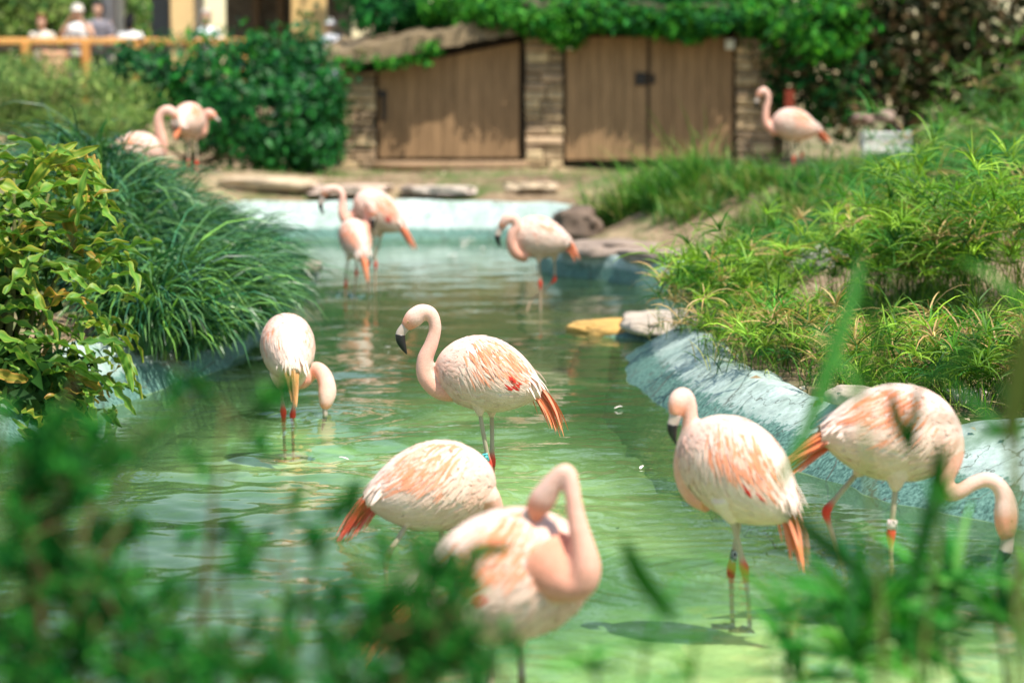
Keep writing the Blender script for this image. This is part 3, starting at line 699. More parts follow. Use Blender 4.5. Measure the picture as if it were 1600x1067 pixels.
# F: on the far bank
flamingo('upright flamingo walking on the far bank right of the shed', 26.9, (1241, 196), 2, 12,
    [(1214, 205, 0, .07), (1206, 202, 0, .055), (1198, 194, 0, .046), (1196, 182, 0, .040), (1197, 170, 0, .036), (1200, 158, 0, .033), (1199, 147, 0, .035), (1193, 142, 0, .042), (1187, 147, 0, .040), (1184, 153, 0, .028)],
    dict(p=[(1185, 151, 0, .028), (1183, 156, 0, .027), (1182, 160, 0, .026), (1182.5, 165, 0, .018), (1184, 170, 0, .004)], black=2),
    [dict(p=[(1240, 218, -.04), (1241, 234, -.04), (1240, 249, -.04), (1238, 280, -.02)], hock=2), dict(p=[(1249, 218, .06), (1252, 230, .06), (1254, 243, .06), (1242, 254, .06), (1236, 262, .06)], hock=2)],
    seed=6, voxel=.012, orange=.9, tail=(20, 60, .28), ground=.95, fdens=.8, pinkness=.15)
# G: facing right, head behind the near bird
flamingo('flamingo with a scarlet tail feeding head down, partly behind the nearest bird', 9.6, (676, 762), 172, 6,
    [(742, 772, 0, .085), (758, 778, .02, .062), (768, 800, .05, .050), (764, 830, .08, .044), (752, 852, .08, .044), (742, 862, .08, .052), (736, 874, .08, .040), (733, 882, .08, .028)],
    dict(p=[(734, 880, .08, .028), (731, 888, .08, .027), (728, 896, .08, .026), (726, 905, .08, .018), (726, 914, .08, .004)], black=2),
    [dict(p=[(640, 812, -.06), (622, 842, -.08), (602, 872, -.10), (604, 930, -.10), (606, 985, -.1)], hock=2), dict(p=[(690, 815, .06), (690, 850, .06), (690, 880, .06), (692, 925, .06), (694, 980, .06)], hock=2)],
    seed=7, voxel=.009, orange=1.2, tail=(28, 66, .29), tailcol=(.80, .12, .05), fdens=1.1, pinkness=.06)
# H: nearest, neck folded back
flamingo('nearest flamingo, out of focus, neck raised and folded back to preen', 7.25, (788, 903), 160, 8,
    [(852, 880, -.06, .12), (884, 905, -.11, .075), (908, 910, -.14, .050), (916, 886, -.15, .046), (910, 850, -.14, .037), (901, 812, -.13, .030), (895, 772, -.12, .025), (892, 745, -.11, .0225), (884, 737, -.10, .026), (872, 745, -.09, .029), (859, 763, -.08, .036), (848, 780, -.07, .042), (838, 794, -.06, .036), (832, 803, -.05, .026)],
    dict(p=[(834, 800, -.05, .026), (826, 808, -.05, .026), (820, 816, -.04, .025), (818, 828, -.03, .018), (820, 840, -.02, .004)], black=2),
    [dict(p=[(770, 985, -.06), (768, 1050, -.06), (765, 1120, -.06), (766, 1190, -.06), (768, 1250, -.06)], hock=2), dict(p=[(812, 985, .07), (815, 1050, .07), (818, 1115, .07), (818, 1180, .07), (820, 1230, .07)], hock=2)],
    scale=1.12, crimson=2, seed=8, voxel=.009, orange=1.15, tail=(20, 60, .30), fdens=1.0, eye=False, pinkness=.1)
# I: right of centre, looking left
flamingo('flamingo right of centre looking left, black numbered ring above a red ankle', 8.95, (1153, 737), 33, 30,
    [(1106, 772, .10, .075), (1088, 770, .12, .052), (1074, 752, .12, .044), (1068, 726, .11, .040), (1070, 700, .10, .035), (1076, 674, .10, .030), (1078, 648, .10, .029), (1075, 628, .10, .031), (1067, 620, .09, .037), (1060, 627, .08, .041), (1056.5, 641, .07, .035), (1055, 651, .06, .025)],
    dict(p=[(1055.5, 648, .06, .025), (1053.5, 656, .06, .023), (1051, 663, .06, .022), (1050.5, 673, .06, .019), (1053, 684, .06, .011), (1056.5, 694, .06, .003)], black=2),
    [dict(p=[(1141, 803, -.06), (1152, 842, -.05), (1164, 892, -.04), (1169, 935, -.02), (1172, 985, 0.02)], hock=2, ripple=1.4), dict(p=[(1156, 803, .06), (1151, 840, .06), (1142, 890, .05), (1143, 935, .06), (1145, 980, .08)], hock=2, ripple=1.4)],
    seed=9, voxel=.008, orange=1.2, crimson=1, tail=(48, 86, .28), band=dict(a=(1148.5, 859, .057), b=(1144, 880, .052), col=(.012, .012, .014), ink=(.85, .85, .82), text='CFA', r=.0135, ts=1.0), fdens=1.15, pinkness=.03)
# J: far right, feeding
flamingo('flamingo at the right edge feeding, neck looped down to the water beside the concrete bank', 9.25, (1396, 678), 176, -3,
    [(1462, 676, 0, .10), (1482, 692, 0, .064), (1487, 715, -.02, .046), (1479, 740, -.03, .038), (1474, 758, -.04, .034), (1483, 771, -.05, .032), (1500, 768, -.06, .030), (1519, 756, -.06, .029), (1540, 749.5, -.06, .029), (1558, 756, -.06, .030), (1569, 775, -.06, .036), (1572, 798, -.06, .047), (1572, 820, -.06, .044), (1574, 842, -.06, .028)],
    dict(p=[(1573.5, 838, -.06, .029), (1573, 850, -.06, .027), (1571, 861, -.06, .027), (1565, 872, -.06, .022), (1556, 880, -.06, .004)], black=2),
    [dict(p=[(1345, 732, .06), (1320, 762, .05), (1289, 799, .04), (1302, 838, .04), (1320, 895, .06), (1324, 940, .08)], hock=2), dict(p=[(1400, 752, -.06), (1396, 795, -.06), (1392, 836, -.06), (1392, 890, -.05), (1392, 950, -.03)], hock=2)],
    scale=1.04, seed=10, voxel=.009, orange=1.0, tail=(22, 42, .36), band=dict(a=(1394.5, 812, -.06), b=(1393, 826, -.06), col=(.80, .62, .58), ink=(.05, .015, .015), text='H7F', r=.0185), fdens=1.1)
# K, L: on the left bank behind the grass
flamingo('flamingo behind the arching grass with its neck bent in a hook', 23.6, (214, 236), 178, 0,
    [(238, 238, 0, .075), (252, 240, 0, .056), (254, 222, -.02, .050), (249, 203, -.02, .048), (248, 186, -.02, .046), (255, 174, -.02, .044), (265, 173, -.02, .050), (272, 180, -.02, .040), (276, 187, -.02, .026)],
    dict(p=[(275, 185, -.02, .026), (277, 191, -.02, .026), (277, 197, -.02, .025), (274, 203, -.02, .016), (271, 207, -.02, .004)], black=2),
    [dict(p=[(208, 262, -.05), (208, 285, -.05), (208, 305, -.05), (208, 350, -.05)], hock=2), dict(p=[(220, 262, .06), (220, 285, .06), (220, 305, .06), (220, 348, .06)], hock=2)],
    scale=1.0, seed=11, voxel=.013, orange=.6, tail=(15, 30, .28), ground=.6, fdens=.7, pinkness=.1)
flamingo('flamingo seen end on behind the hook necked one, bill pointing right', 25.0, (294, 189), 108, 8,
    [(303, 200, .15, .09), (310, 207, .24, .06), (317, 206, .27, .05), (320, 194, .27, .045), (321, 183, .27, .042), (325, 177, .26, .048), (332, 180, .24, .044), (337, 184, .23, .030)],
    dict(p=[(335, 183, .23, .030), (339, 186, .23, .028), (342, 189, .23, .026), (344, 194, .23, .016), (344, 199, .23, .004)], black=2),
    [dict(p=[(294, 214, -.05), (294, 235, -.05), (294, 256, -.05), (294, 300, -.05)], hock=2), dict(p=[(307, 214, .06), (307, 235, .06), (307, 256, .06), (307, 298, .06)], hock=2)],
    scale=1.0, seed=12, voxel=.013, orange=.7, tail=(40, 70, .22), ground=.8, fdens=.7, pinkness=.35)
build_water()
# ================================================================== shed
SY = 38.0
def sx(px, Y=SY): return float(P(px, 250, Y)[0])
def sz(py, Y=SY): return float(P(800, py, Y)[2])
shed = empty('shed', (sx(870), SY, .78), 'low stone and timber shed with plank doors and overgrown sloping roof', 'shed')
def piece(name, g, mat, parent, smooth=False): return g.build(name, mat, parent, smooth)
# dark inside
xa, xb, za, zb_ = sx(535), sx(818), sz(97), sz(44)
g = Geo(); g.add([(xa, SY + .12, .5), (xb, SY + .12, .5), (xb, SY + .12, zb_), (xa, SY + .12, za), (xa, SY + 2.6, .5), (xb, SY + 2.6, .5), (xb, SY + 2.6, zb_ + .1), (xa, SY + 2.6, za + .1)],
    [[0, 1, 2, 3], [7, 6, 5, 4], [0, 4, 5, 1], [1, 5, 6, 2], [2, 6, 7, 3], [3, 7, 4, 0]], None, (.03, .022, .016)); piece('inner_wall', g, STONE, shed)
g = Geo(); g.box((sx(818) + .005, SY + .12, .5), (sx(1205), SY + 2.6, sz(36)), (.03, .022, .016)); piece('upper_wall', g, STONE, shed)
def pillar(x0, x1, y0, y1, parent):
    g = Geo(); g.box((sx(x0) + .03, SY - .03, .5), (sx(x1) - .03, SY + .3, sz(y0) - .03), (.10, .07, .045)); pb = piece('pillar', g, STONE, parent)
    py = float(y1)
    while py > y0 + 3:
        hh = random.uniform(8, 17); top = max(py - hh, y0)
        xs = [x0] + ([x0 + (x1 - x0) * random.uniform(.35, .65)] if random.random() < .62 else []) + [x1]
        for a, b in zip(xs[:-1], xs[1:]):
            gg = Geo(); cc = np.array(random.choice([(.42, .31, .18), (.33, .24, .14), (.48, .37, .22), (.26, .19, .12), (.38, .27, .17)])) * random.uniform(.8, 1.15)
            gg.box((sx(a) + .008, SY - .09 - random.uniform(0, .05), sz(py) + .008), (sx(b) - .008, SY + .1, sz(top) - .008), cc, .008, .025)
            piece('stone', gg, STONE, pb)
        py = top
pillar(531, 588, 112, 262, shed); pillar(820, 880, 48, 262, shed); pillar(1148, 1208, 52, 264, shed)
def door(x0, x1, ytl, ytr, yb, n, latch):
    d = Geo(); d.box((sx(x0), SY + .03, sz(yb)), (sx(x1), SY + .06, sz(max(ytl, ytr)) - .05), (.05, .032, .02)); dd = piece('door', d, WOOD, shed)
    for k in range(n):
        a = x0 + (x1 - x0) * k / n; b = x0 + (x1 - x0) * (k + 1) / n; ta = ytl + (ytr - ytl) * k / n; tb = ytl + (ytr - ytl) * (k + 1) / n
        c_ = np.array((.28, .175, .092)) * random.uniform(.90, 1.08); y0 = SY - .005 - random.uniform(0, .008)
        xa, xb = sx(a) + .004, sx(b) - .004; zb = sz(yb) + random.uniform(0, .01)
        V = [(xa, y0, zb), (xb, y0, zb), (xb, y0, sz(tb)), (xa, y0, sz(ta)), (xa, y0 + .03, zb), (xb, y0 + .03, zb), (xb, y0 + .03, sz(tb)), (xa, y0 + .03, sz(ta))]
        gg = Geo(); gg.add(V, [[0, 1, 2, 3], [7, 6, 5, 4], [0, 4, 5, 1], [1, 5, 6, 2], [2, 6, 7, 3], [3, 7, 4, 0]], None, c_); piece('plank', gg, WOOD, dd)
    for (a, t, b, c) in latch:
        gg = Geo(); gg.box((sx(a), SY - .05, sz(c)), (sx(b), SY - .014, sz(t)), (.02, .016, .014), 0, .008); piece('latch', gg, PAINT, dd)
door(592, 812, 110, 66, 247, 11, [(591, 142, 605, 152), (598, 152, 604, 190)])
door(884, 1010, 58, 58, 250, 7, [(992, 114, 1009, 134)]); door(1015, 1144, 58, 58, 250, 7, [(1016, 116, 1022, 132)])
g = Geo(); g.box((sx(1010) + .005, SY - .02, sz(250)), (sx(1015) - .005, SY + .04, sz(58)), (.06, .04, .025)); piece('door_post', g, WOOD, shed)
g = Geo(); tube(g, [(sx(585), SY - .18, sz(258)), (sx(700), SY - .2, sz(259)), (sx(825), SY - .18, sz(258))], [.07, .075, .07], (.30, .20, .12), 10); piece('sill_log', g, WOOD, shed, True)
for px in (890, 1138):
    g = Geo(); g.box((sx(px) - .07, SY - .16, sz(70) - .08), (sx(px) + .07, SY - .02, sz(70) + .08), (.66, .66, .60), 0, .02); piece('lamp_box', g, PAINT, shed)
# roof: sloping left wing and level right part, thick and ragged
def roof(x0, y0, x1, y1, th, nm):
    g = Geo(); n = 26; V = []; Q = []
    for k in range(n + 1):
        t = k / n; x = sx(x0 + (x1 - x0) * t); z_ = sz(y0 + (y1 - y0) * t) + random.uniform(-.03, .03); f = SY - .42 + random.uniform(-.05, .05)
        h_ = th + random.uniform(-.03, .05)
        V += [(x, f, z_ - h_ * .3), (x, f + .05, z_ + h_ * .7), (x, SY + 2.9, z_ + h_ + .25), (x, SY + 2.9, z_ - .05 + .25)]
        if k:
            a = (k - 1) * 4; b = k * 4; Q += [[a + j, b + j, b + (j + 1) % 4, a + (j + 1) % 4] for j in range(4)]
    Q += [[0, 1, 2, 3], [n * 4 + 3, n * 4 + 2, n * 4 + 1, n * 4]]
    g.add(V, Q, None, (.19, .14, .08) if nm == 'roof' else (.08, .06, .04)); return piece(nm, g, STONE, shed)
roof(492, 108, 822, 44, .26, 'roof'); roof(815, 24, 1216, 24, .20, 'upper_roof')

# ---- vines and ivy
def pts_ell(n, c, r, shell=.55, clump=24, spread=.22):
    cc = rdir(clump) * (shell + (1 - shell) * rng.random((clump, 1)) ** .6)
    i = rng.integers(0, clump, n); q = cc[i] + rng.normal(0, spread, (n, 3))
    return np.asarray(c) + q * np.asarray(r), unit(q / 1.0)
DARKIVY = [(.008, .075, .018), (.014, .12, .022), (.005, .04, .014), (.022, .16, .026)]
BRIGHT = [(.035, .19, .012), (.014, .13, .014), (.07, .26, .02), (.008, .07, .012)]
PALE = [(.16, .26, .05), (.09, .18, .045), (.24, .30, .09), (.04, .10, .025)]
BROWNGRN = [(.022, .036, .008), (.05, .042, .014), (.012, .025, .006), (.10, .06, .026), (.008, .016, .005)]
def foliage(g, n, c, r, L, cols, clump=26, spread=.22, shell=.55, wr=.6, hang=.35, jit=.3, down=False):
    p, nn = pts_ell(n, c, r, shell, clump, spread)
    nv = unit(nn + rng.normal(0, .5, (n, 3)) + np.array((0, -.2, .5))); d = unit(np.cross(nv, rdir(n)) + np.array((0, 0, -hang)))
    leaves(g, p, d, nv, L * np.exp(rng.normal(0, .25, n)), L * wr * np.exp(rng.normal(0, .2, n)), pal(n, cols, jit))
def shrub(name, label, cat, base, blobs, group=None, mat=LEAF, stems=6, scol=(.16, .11, .07)):
    """blobs: (n, centre, radii, leaf length, colours, kwargs)"""
    root = empty(name, base, label, cat, group)
    fg = Geo()
    for b in blobs: foliage(fg, b[0], b[1], b[2], b[3], b[4], **(b[5] if len(b) > 5 else {}))
    o = fg.build('foliage', mat, root); o['kind'] = 'stuff'
    sg = Geo()
    for k in range(stems):
        b = blobs[k % len(blobs)]; e = np.array(b[1]) + rng.normal(0, .45, 3) * np.array(b[2]); m_ = (np.array(base) + e) / 2 + rng.normal(0, .1, 3)
        tube(sg, [np.array(base) + rng.normal(0, .08, 3) * (1, 1, 0), m_, e], [.035, .022, .008], scol, 6)
    sg.build('stem', BARK, root)['kind'] = 'stuff'
    return root
def wp(px, py, Y): return tuple(P(px, py, Y))
shrub('ivy_shrub', 'wide dark green ivy covered shrub left of the shed', 'shrub', (-4.9, 36.4, .9), [
    (3600, wp(400, 165, 36.2), (1.25, .9, .95), .13, DARKIVY, dict(clump=60, spread=.16)), (2400, wp(330, 130, 36.6), (1.5, .8, .75), .13, DARKIVY + BRIGHT[:2], dict(clump=50, spread=.16)),
    (1500, wp(480, 150, 36.6), (.55, .6, 1.0), .13, DARKIVY, dict(clump=30)), (1500, wp(215, 135, 36.3), (.55, .6, .5), .12, DARKIVY[:3], dict(clump=24)),
    (900, wp(460, 225, 36), (.7, .5, .35), .12, DARKIVY, dict(clump=24))], mat=LEAF_GLOSS)
root = empty('roof_vine', (sx(900), SY + .4, sz(60)), 'bright leafy vine spilling over the shed roof', 'vine')
fg = Geo()
for (n_, px, py, dy, rx, ry, rz_, pl_) in ((2600, 640, 10, 1.3, .95, .6, .40, DARKIVY), (1500, 820, 25, -.45, .8, .2, .22, BRIGHT), (1500, 960, 25, -.5, .7, .2, .22, BRIGHT + DARKIVY), (1500, 1110, 28, -.5, .7, .2, .25, BRIGHT + DARKIVY), (1000, 760, 18, .5, .6, .35, .2, BRIGHT), (2200, 760, 20, .7, 1.0, .6, .38, BRIGHT), (1800, 900, 15, .4, .9, .6, .36, BRIGHT + DARKIVY), (1300, 880, 45, -.35, .35, .25, .22, BRIGHT),
        (1700, 1040, 5, .5, .8, .6, .32, DARKIVY), (700, 1060, 45, -.4, .45, .2, .16, BRIGHT), (1800, 1180, 10, .1, .7, .6, .45, BRIGHT), (1200, 1240, 55, 0, .4, .5, .55, BRIGHT + DARKIVY), (1500, 1330, 30, .3, .7, .6, .55, BRIGHT),
        (900, 1215, 110, .1, .22, .3, .55, DARKIVY), (700, 520, 210, -.5, .16, .25, .45, DARKIVY)):
    foliage(fg, n_, np.array(P(px, py, SY + dy)), (rx, ry, rz_), .13, pl_, clump=26, spread=.2, shell=.3)
o = fg.build('foliage', LEAF, root); o['kind'] = 'stuff'
sg = Geo()
for k in range(7):
    a = P(560 + 105 * k, 70 - 3 * k, SY + .3); tube(sg, [a, a + np.array((.5, .1, .15)), a + np.array((1.0, .2, .1))], [.03, .025, .012], (.14, .10, .06), 6)
sg.build('stem', BARK, root)['kind'] = 'stuff'

mg = Geo()
for px, py in zip(np.linspace(496, 812, 26), np.linspace(100, 38, 26)):
    foliage(mg, 110, P(px, py - 3, SY - .30 + rng.uniform(0, .5)), (.16, .22, .06), .055, [(.10, .11, .03), (.05, .09, .02), (.19, .15, .07), (.03, .06, .015), (.28, .22, .13)], clump=8, spread=.35, shell=.2)
for px, py, n_ in ((545, 96, 120), (606, 96, 160), (668, 74, 160), (655, 92, 60)): foliage(mg, n_, P(px, py, SY - .45), (.22, .12, .09), .09, BRIGHT, clump=8, spread=.3)
o = mg.build('roof_moss', LEAF, shed); o['kind'] = 'stuff'

# ---- trees behind and beside the shed (their tops stand above the picture and mirror in the water)
def tree(label, x, y, h_, cr_, n, cols, trunk=.22, low=.35, leaf=.26, name='broadleaf_tree', zb=None):
    zb = .8 if zb is None else zb
    root = empty(name, (x, y, zb), label, 'tree', 'trees round the pool')
    tg_ = Geo(); lean = rng.normal(0, .3, 2)
    top = np.array((x + lean[0], y + lean[1], zb + h_ * .8))
    tube(tg_, [(x, y, zb - .3), (x + lean[0] * .3, y + lean[1] * .3, zb + h_ * .3), tuple(top)], [trunk, trunk * .75, trunk * .2], (.13, .095, .065), 10)
    cc = []
    for k in range(11):
        a = rng.random() * 6.28; zz = zb + h_ * (low + (1 - low) * (k + .5) / 11); rr = cr_ * math.sin(math.pi * min(.95, .25 + .7 * (k + .5) / 11)) * rng.uniform(.45, .95)
        e = np.array((x + math.cos(a) * rr, y + math.sin(a) * rr, zz)); cc.append(e); s0 = np.array((x, y, zb + h_ * (.2 + .5 * k / 11)))
        tube(tg_, [s0, (s0 + e) / 2 + np.array((0, 0, -.15)), e], [trunk * .35, trunk * .22, trunk * .06], (.13, .095, .065), 6)
    tg_.build('trunk', BARK, root)
    fg = Geo()
    for e in cc: foliage(fg, n // 11, e, (cr_ * .42, cr_ * .42, h_ * .13), leaf, cols, clump=14, spread=.28, shell=.3)
    o = fg.build('crown', LEAF, root); o['kind'] = 'stuff'; return root
tree('tall dark tree directly behind the middle of the shed', 0.6, 43.5, 13.5, 3.6, 5200, DARKIVY, low=.16)
tree('tall green tree behind the right end of the shed', 4.6, 43.0, 12.5, 3.6, 5200, BRIGHT + DARKIVY, low=.15)
tree('leafy tree behind the left half of the shed roof', -0.7, 43.4, 11.0, 1.9, 3600, DARKIVY, low=.2)
tree('brownish tree at the far right behind the bank', 8.9, 40.5, 12.5, 4.0, 5000, BROWNGRN + DARKIVY[:2], low=.12)
tree('big shade tree far to the right of the shed', 13.5, 39.0, 14, 5.0, 4200, DARKIVY, low=.15)
tree('slender tree rising beyond the boardwalk at far left', -14.5, 58, 11, 4.5, 3600, PALE, low=.15, zb=1.7)
# dark thicket under the trees at right
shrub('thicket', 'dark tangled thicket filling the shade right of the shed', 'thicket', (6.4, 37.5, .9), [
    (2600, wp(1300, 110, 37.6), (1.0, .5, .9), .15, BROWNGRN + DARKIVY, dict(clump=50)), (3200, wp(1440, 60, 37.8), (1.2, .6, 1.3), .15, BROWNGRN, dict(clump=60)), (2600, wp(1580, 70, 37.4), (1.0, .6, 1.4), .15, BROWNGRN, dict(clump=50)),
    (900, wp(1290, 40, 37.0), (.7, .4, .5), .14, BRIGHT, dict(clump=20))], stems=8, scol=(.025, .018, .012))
# ================================================================== boardwalk, pavilion, visitors
BY = 44.0
def bx_(px, Y=BY): return float(P(px, 60, Y)[0])
def bz(py, Y=BY): return float(P(100, py, Y)[2])
g = Geo(); g.box((-14, BY - .2, 1.62), (-3.0, BY + 6.0, 1.80), (.30, .20, .12)); tag(g.build('boardwalk', WOOD, None, False), kind='structure')
rl = empty('railing', (bx_(100), BY, 1.8), 'orange brown wooden railing along the raised boardwalk', 'railing')
g = Geo(); g.box((-13.5, BY - .08, bz(70)), (bx_(385), BY + .10, bz(60)), (.66, .34, .11), 0, .02); piece('top_rail', g, WOOD, rl)
g = Geo(); g.box((-13.5, BY - .02, bz(79)), (bx_(385), BY + .04, bz(72)), (.20, .15, .12), 0, .01); piece('lower_rail', g, WOOD, rl)
for px in (-60, 41, 134, 212, 300, 380):
    g = Geo(); g.box((bx_(px) - .08, BY - .12, 1.7), (bx_(px) + .08, BY + .06, bz(66)), (.58, .27, .08), 0, .015); piece('post', g, WOOD, rl)
pd = empty('brick_pedestal', (bx_(94), BY - .55, .9), 'short terracotta pedestal below the boardwalk railing', 'pedestal')
py = 126.
g = Geo(); g.box((bx_(76), BY - .75, 1.2), (bx_(112), BY - .30, bz(80)), (.40, .22, .13)); core = piece('core', g, STONE, pd)
while py > 82:
    gg = Geo(); gg.box((bx_(75), BY - .80, bz(py) + .01), (bx_(113), BY - .72, bz(py - 11) - .01), np.array((.62, .36, .22)) * random.uniform(.85, 1.15), .004, .02); piece('block', gg, STONE, pd); py -= 11
pv = empty('pavilion', (bx_(360), BY + 2, 1.8), 'open pavilion with tan and grey columns beyond the boardwalk', 'pavilion')
def column(x0, x1, Y, colr, nm='column'):
    g = Geo(); g.box((bx_(x0, Y), Y - .15, 1.6), (bx_(x1, Y), Y + .2, 5.0), colr, 0, .02); piece(nm, g, PAINT, pv)
column(268, 303, BY + 1.2, (.74, .52, .25)); column(456, 510, BY + 1.2, (.72, .48, .20)); column(239, 267, BY + 2.2, (.10, .11, .12)); column(162, 181, BY + 1.6, (.46, .41, .38)); column(184, 194, BY + 1.9, (.74, .70, .62)); column(305, 318, BY + 2.0, (.72, .64, .52))
g = Geo(); g.box((bx_(300), BY + 5.2, 1.6), (bx_(520), BY + 5.4, 5.0), (.17, .145, .115)); piece('back_wall', g, STONE, pv)
for px in (350, 392, 425):
    g = Geo(); g.box((bx_(px), BY + 5.0, 1.6), (bx_(px + 9), BY + 5.18, 5.0), (.24, .16, .10)); piece('stud', g, WOOD, pv)
g = Geo(); g.box((bx_(150), BY + .8, 5.0), (bx_(540), BY + 5.8, 5.22), (.32, .24, .17)); piece('roof', g, WOOD, pv)
shrub('hedge', 'sunny yellow green hedge behind the visitors at far left', 'hedge', (-12, 54, 1.7), [
    (2800, wp(40, 20, 54), (2.2, .9, 1.4), .2, PALE, dict(clump=60)), (2200, wp(170, 10, 54.5), (1.6, .9, 1.4), .2, PALE + BRIGHT[:1], dict(clump=50)), (1500, wp(-60, 20, 54), (1.6, .9, 1.4), .2, PALE, dict(clump=40))])
def person(label, px, py, Y, hgt, shirt, hair, trous=(.05, .06, .09), lean=0.0, face=-1, arms='rail', hat=None, bun=False):
    """py: centre of the head; feet on the deck"""
    c = P(px, py, Y); zb = 1.80; H = c[2] + .11 - zb; s = H / 1.7
    x, y = c[0], c[1]
    root = empty('person', (x, y, zb), label, 'person', 'visitors on the boardwalk')
    def q(dx, dy, z_): return np.array((x + dx * s, y + dy * s, zb + z_ * s))
    parts = []
    def T(pts, r, rl_=None, seg=14, lat=(1, 0, 0)):
        a = cr(np.column_stack([np.array(pts), r, r if rl_ is None else rl_]), 5); parts.append(loft(a[:, :3], a[:, 3] * s, a[:, 4] * s, lat, seg))
    T([q(0, 0, .82), q(0, 0, .95), q(0, 0, 1.12), q(0, lean * .4, 1.32), q(0, lean * .7, 1.42)], [.10, .12, .11, .12, .06], [.15, .165, .145, .19, .09])
    T([q(0, lean * .7, 1.38), q(0, lean * .8, 1.48), q(0, lean, 1.52)], [.055, .05, .05])
    T([q(0, lean, 1.47), q(0, lean + face * .015, 1.52), q(0, lean + face * .01, 1.60), q(0, lean, 1.67), q(0, lean, 1.70)], [.05, .085, .10, .075, .02], [.045, .07, .08, .065, .02])
    T([q(-.01, lean + face * .09, 1.585), q(-.01, lean + face * .115, 1.56)], [.015, .012], seg=8)
    for sg in (-1, 1):
        T([q(sg * .09, 0, .9), q(sg * .10, -.02, .5), q(sg * .10, 0, .28), q(sg * .10, .02, .07)], [.085, .062, .055, .04]); T([q(sg * .10, .06, .03), q(sg * .10, -.16, .03)], [.04, .03])
        if arms == 'rail': ap = [q(sg * .18, lean * .6, 1.38), q(sg * .25, -.02, 1.14), q(sg * .16, -.24, 1.08)]
        elif arms == 'up': ap = [q(sg * .18, lean * .6, 1.38), q(sg * .27, -.14, 1.20), q(sg * .10, -.24, 1.46)]
        else: ap = [q(sg * .18, lean * .6, 1.38), q(sg * .25, .02, 1.12), q(sg * .24, -.05, .86)]
        T(ap, [.055, .043, .032]); hp = ap[-1]; dv = unit(ap[-1] - ap[-2]); T([hp, hp + dv * .07 * s], [.032, .036], seg=8)
        sdv = unit(np.cross(dv, (0, 0, 1.0)) + 1e-6)
        for f in range(4): T([hp + dv * .06 * s + sdv * (f - 1.5) * .019 * s, hp + dv * .11 * s + sdv * (f - 1.5) * .021 * s, hp + dv * (.145 - .008 * abs(f - 1.4)) * s + sdv * (f - 1.5) * .021 * s + np.array((0, 0, -.02 * s))], [.0095, .009, .008], seg=6)
        T([hp + dv * .01 * s, hp + dv * .04 * s - sdv * sg * .045 * s, hp + dv * .075 * s - sdv * sg * .05 * s], [.011, .010, .009], seg=6)
    V, F = remesh(parts, .012, 3)
    lz = (V[:, 2] - zb) / s; C = np.where((lz < .93)[:, None], np.array(trous), np.array((.52, .31, .22))); C = np.where((lz < .07)[:, None], np.array((.06, .05, .05)), C)
    g = Geo(); g.add(V, F, None, C); g.build('body', SKIN, root)
    parts = []
    T([q(0, 0, .84), q(0, 0, .95), q(0, 0, 1.12), q(0, lean * .4, 1.32), q(0, lean * .72, 1.425)], [.125, .135, .128, .138, .075], [.175, .185, .168, .212, .105])
    for sg in (-1, 1): T([q(sg * .15, lean * .6, 1.38), q(sg * .20, lean * .4, 1.28), q(sg * .245, -.02, 1.15)], [.075, .07, .062])
    V, F = remesh(parts, .016, 3); g = Geo(); g.add(V, F, None, shirt); g.build('shirt', CLOTH, root)
    parts = []
    T([q(0, lean - face * .10, 1.46), q(0, lean - face * .085, 1.56), q(0, lean - face * .03, 1.68), q(0, lean + face * .06, 1.69), q(0, lean + face * .08, 1.65)], [.03, .06, .065, .05, .02], [.06, .092, .098, .08, .04])
    if bun: T([q(0, lean - face * .05, 1.72), q(0, lean - face * .06, 1.76), q(0, lean - face * .07, 1.80)], [.05, .06, .03])
    V, F = remesh(parts, .012, 3); g = Geo(); g.add(V, F, None, hair); g.build('hair', CLOTH, root)
    if hat is not None:
        g = Geo(); tt = np.linspace(0, 1, 7); V2, Q2, T2 = loft(np.array([q(0, lean + face * .01, 1.62 + .12 * t) for t in tt]), np.sqrt(1.001 - tt ** 2) * .118 * s, np.sqrt(1.001 - tt ** 2) * .108 * s, (1, 0, 0), 16); g.add(V2, Q2, T2, hat)
        V2, Q2, T2 = loft(np.array([q(0, lean, 1.625), q(0, lean, 1.632), q(0, lean, 1.638)]), np.array([.15, .17, .12]) * s, np.array([.13, .15, .11]) * s, (1, 0, 0), 18); g.add(V2, Q2, T2, hat); g.build('hat', CLOTH, root)
person('person with brown hair in a cream top leaning on the railing at far left', 66, 36, BY + .5, 0, (.74, .66, .56), (.16, .06, .03), lean=-.12)
person('person in a white shirt and pale hat with both hands raised behind the railing', 121, 20, BY + .45, 0, (.78, .80, .82), (.55, .5, .45), arms='up', hat=(.78, .74, .68))
person('person with dark hair in a grey jacket standing behind the white hatted visitor', 152, 14, BY + 1.3, 0, (.20, .19, .22), (.03, .03, .035))
person('person with black hair in a bun and a white top, back turned', 203, 36, BY + .6, 0, (.80, .80, .80), (.012, .012, .014), face=1, bun=True, arms='down')
person('person in white standing right of the broad tan column', 516, 42, BY - .7, 0, (.84, .82, .84), (.5, .42, .36), (.80, .78, .80), arms='down', hat=(.82, .80, .82))
person('person in pale blue half hidden by the narrow tan column', 322, 28, BY + .5, 0, (.66, .72, .78), (.5, .45, .4), arms='rail')
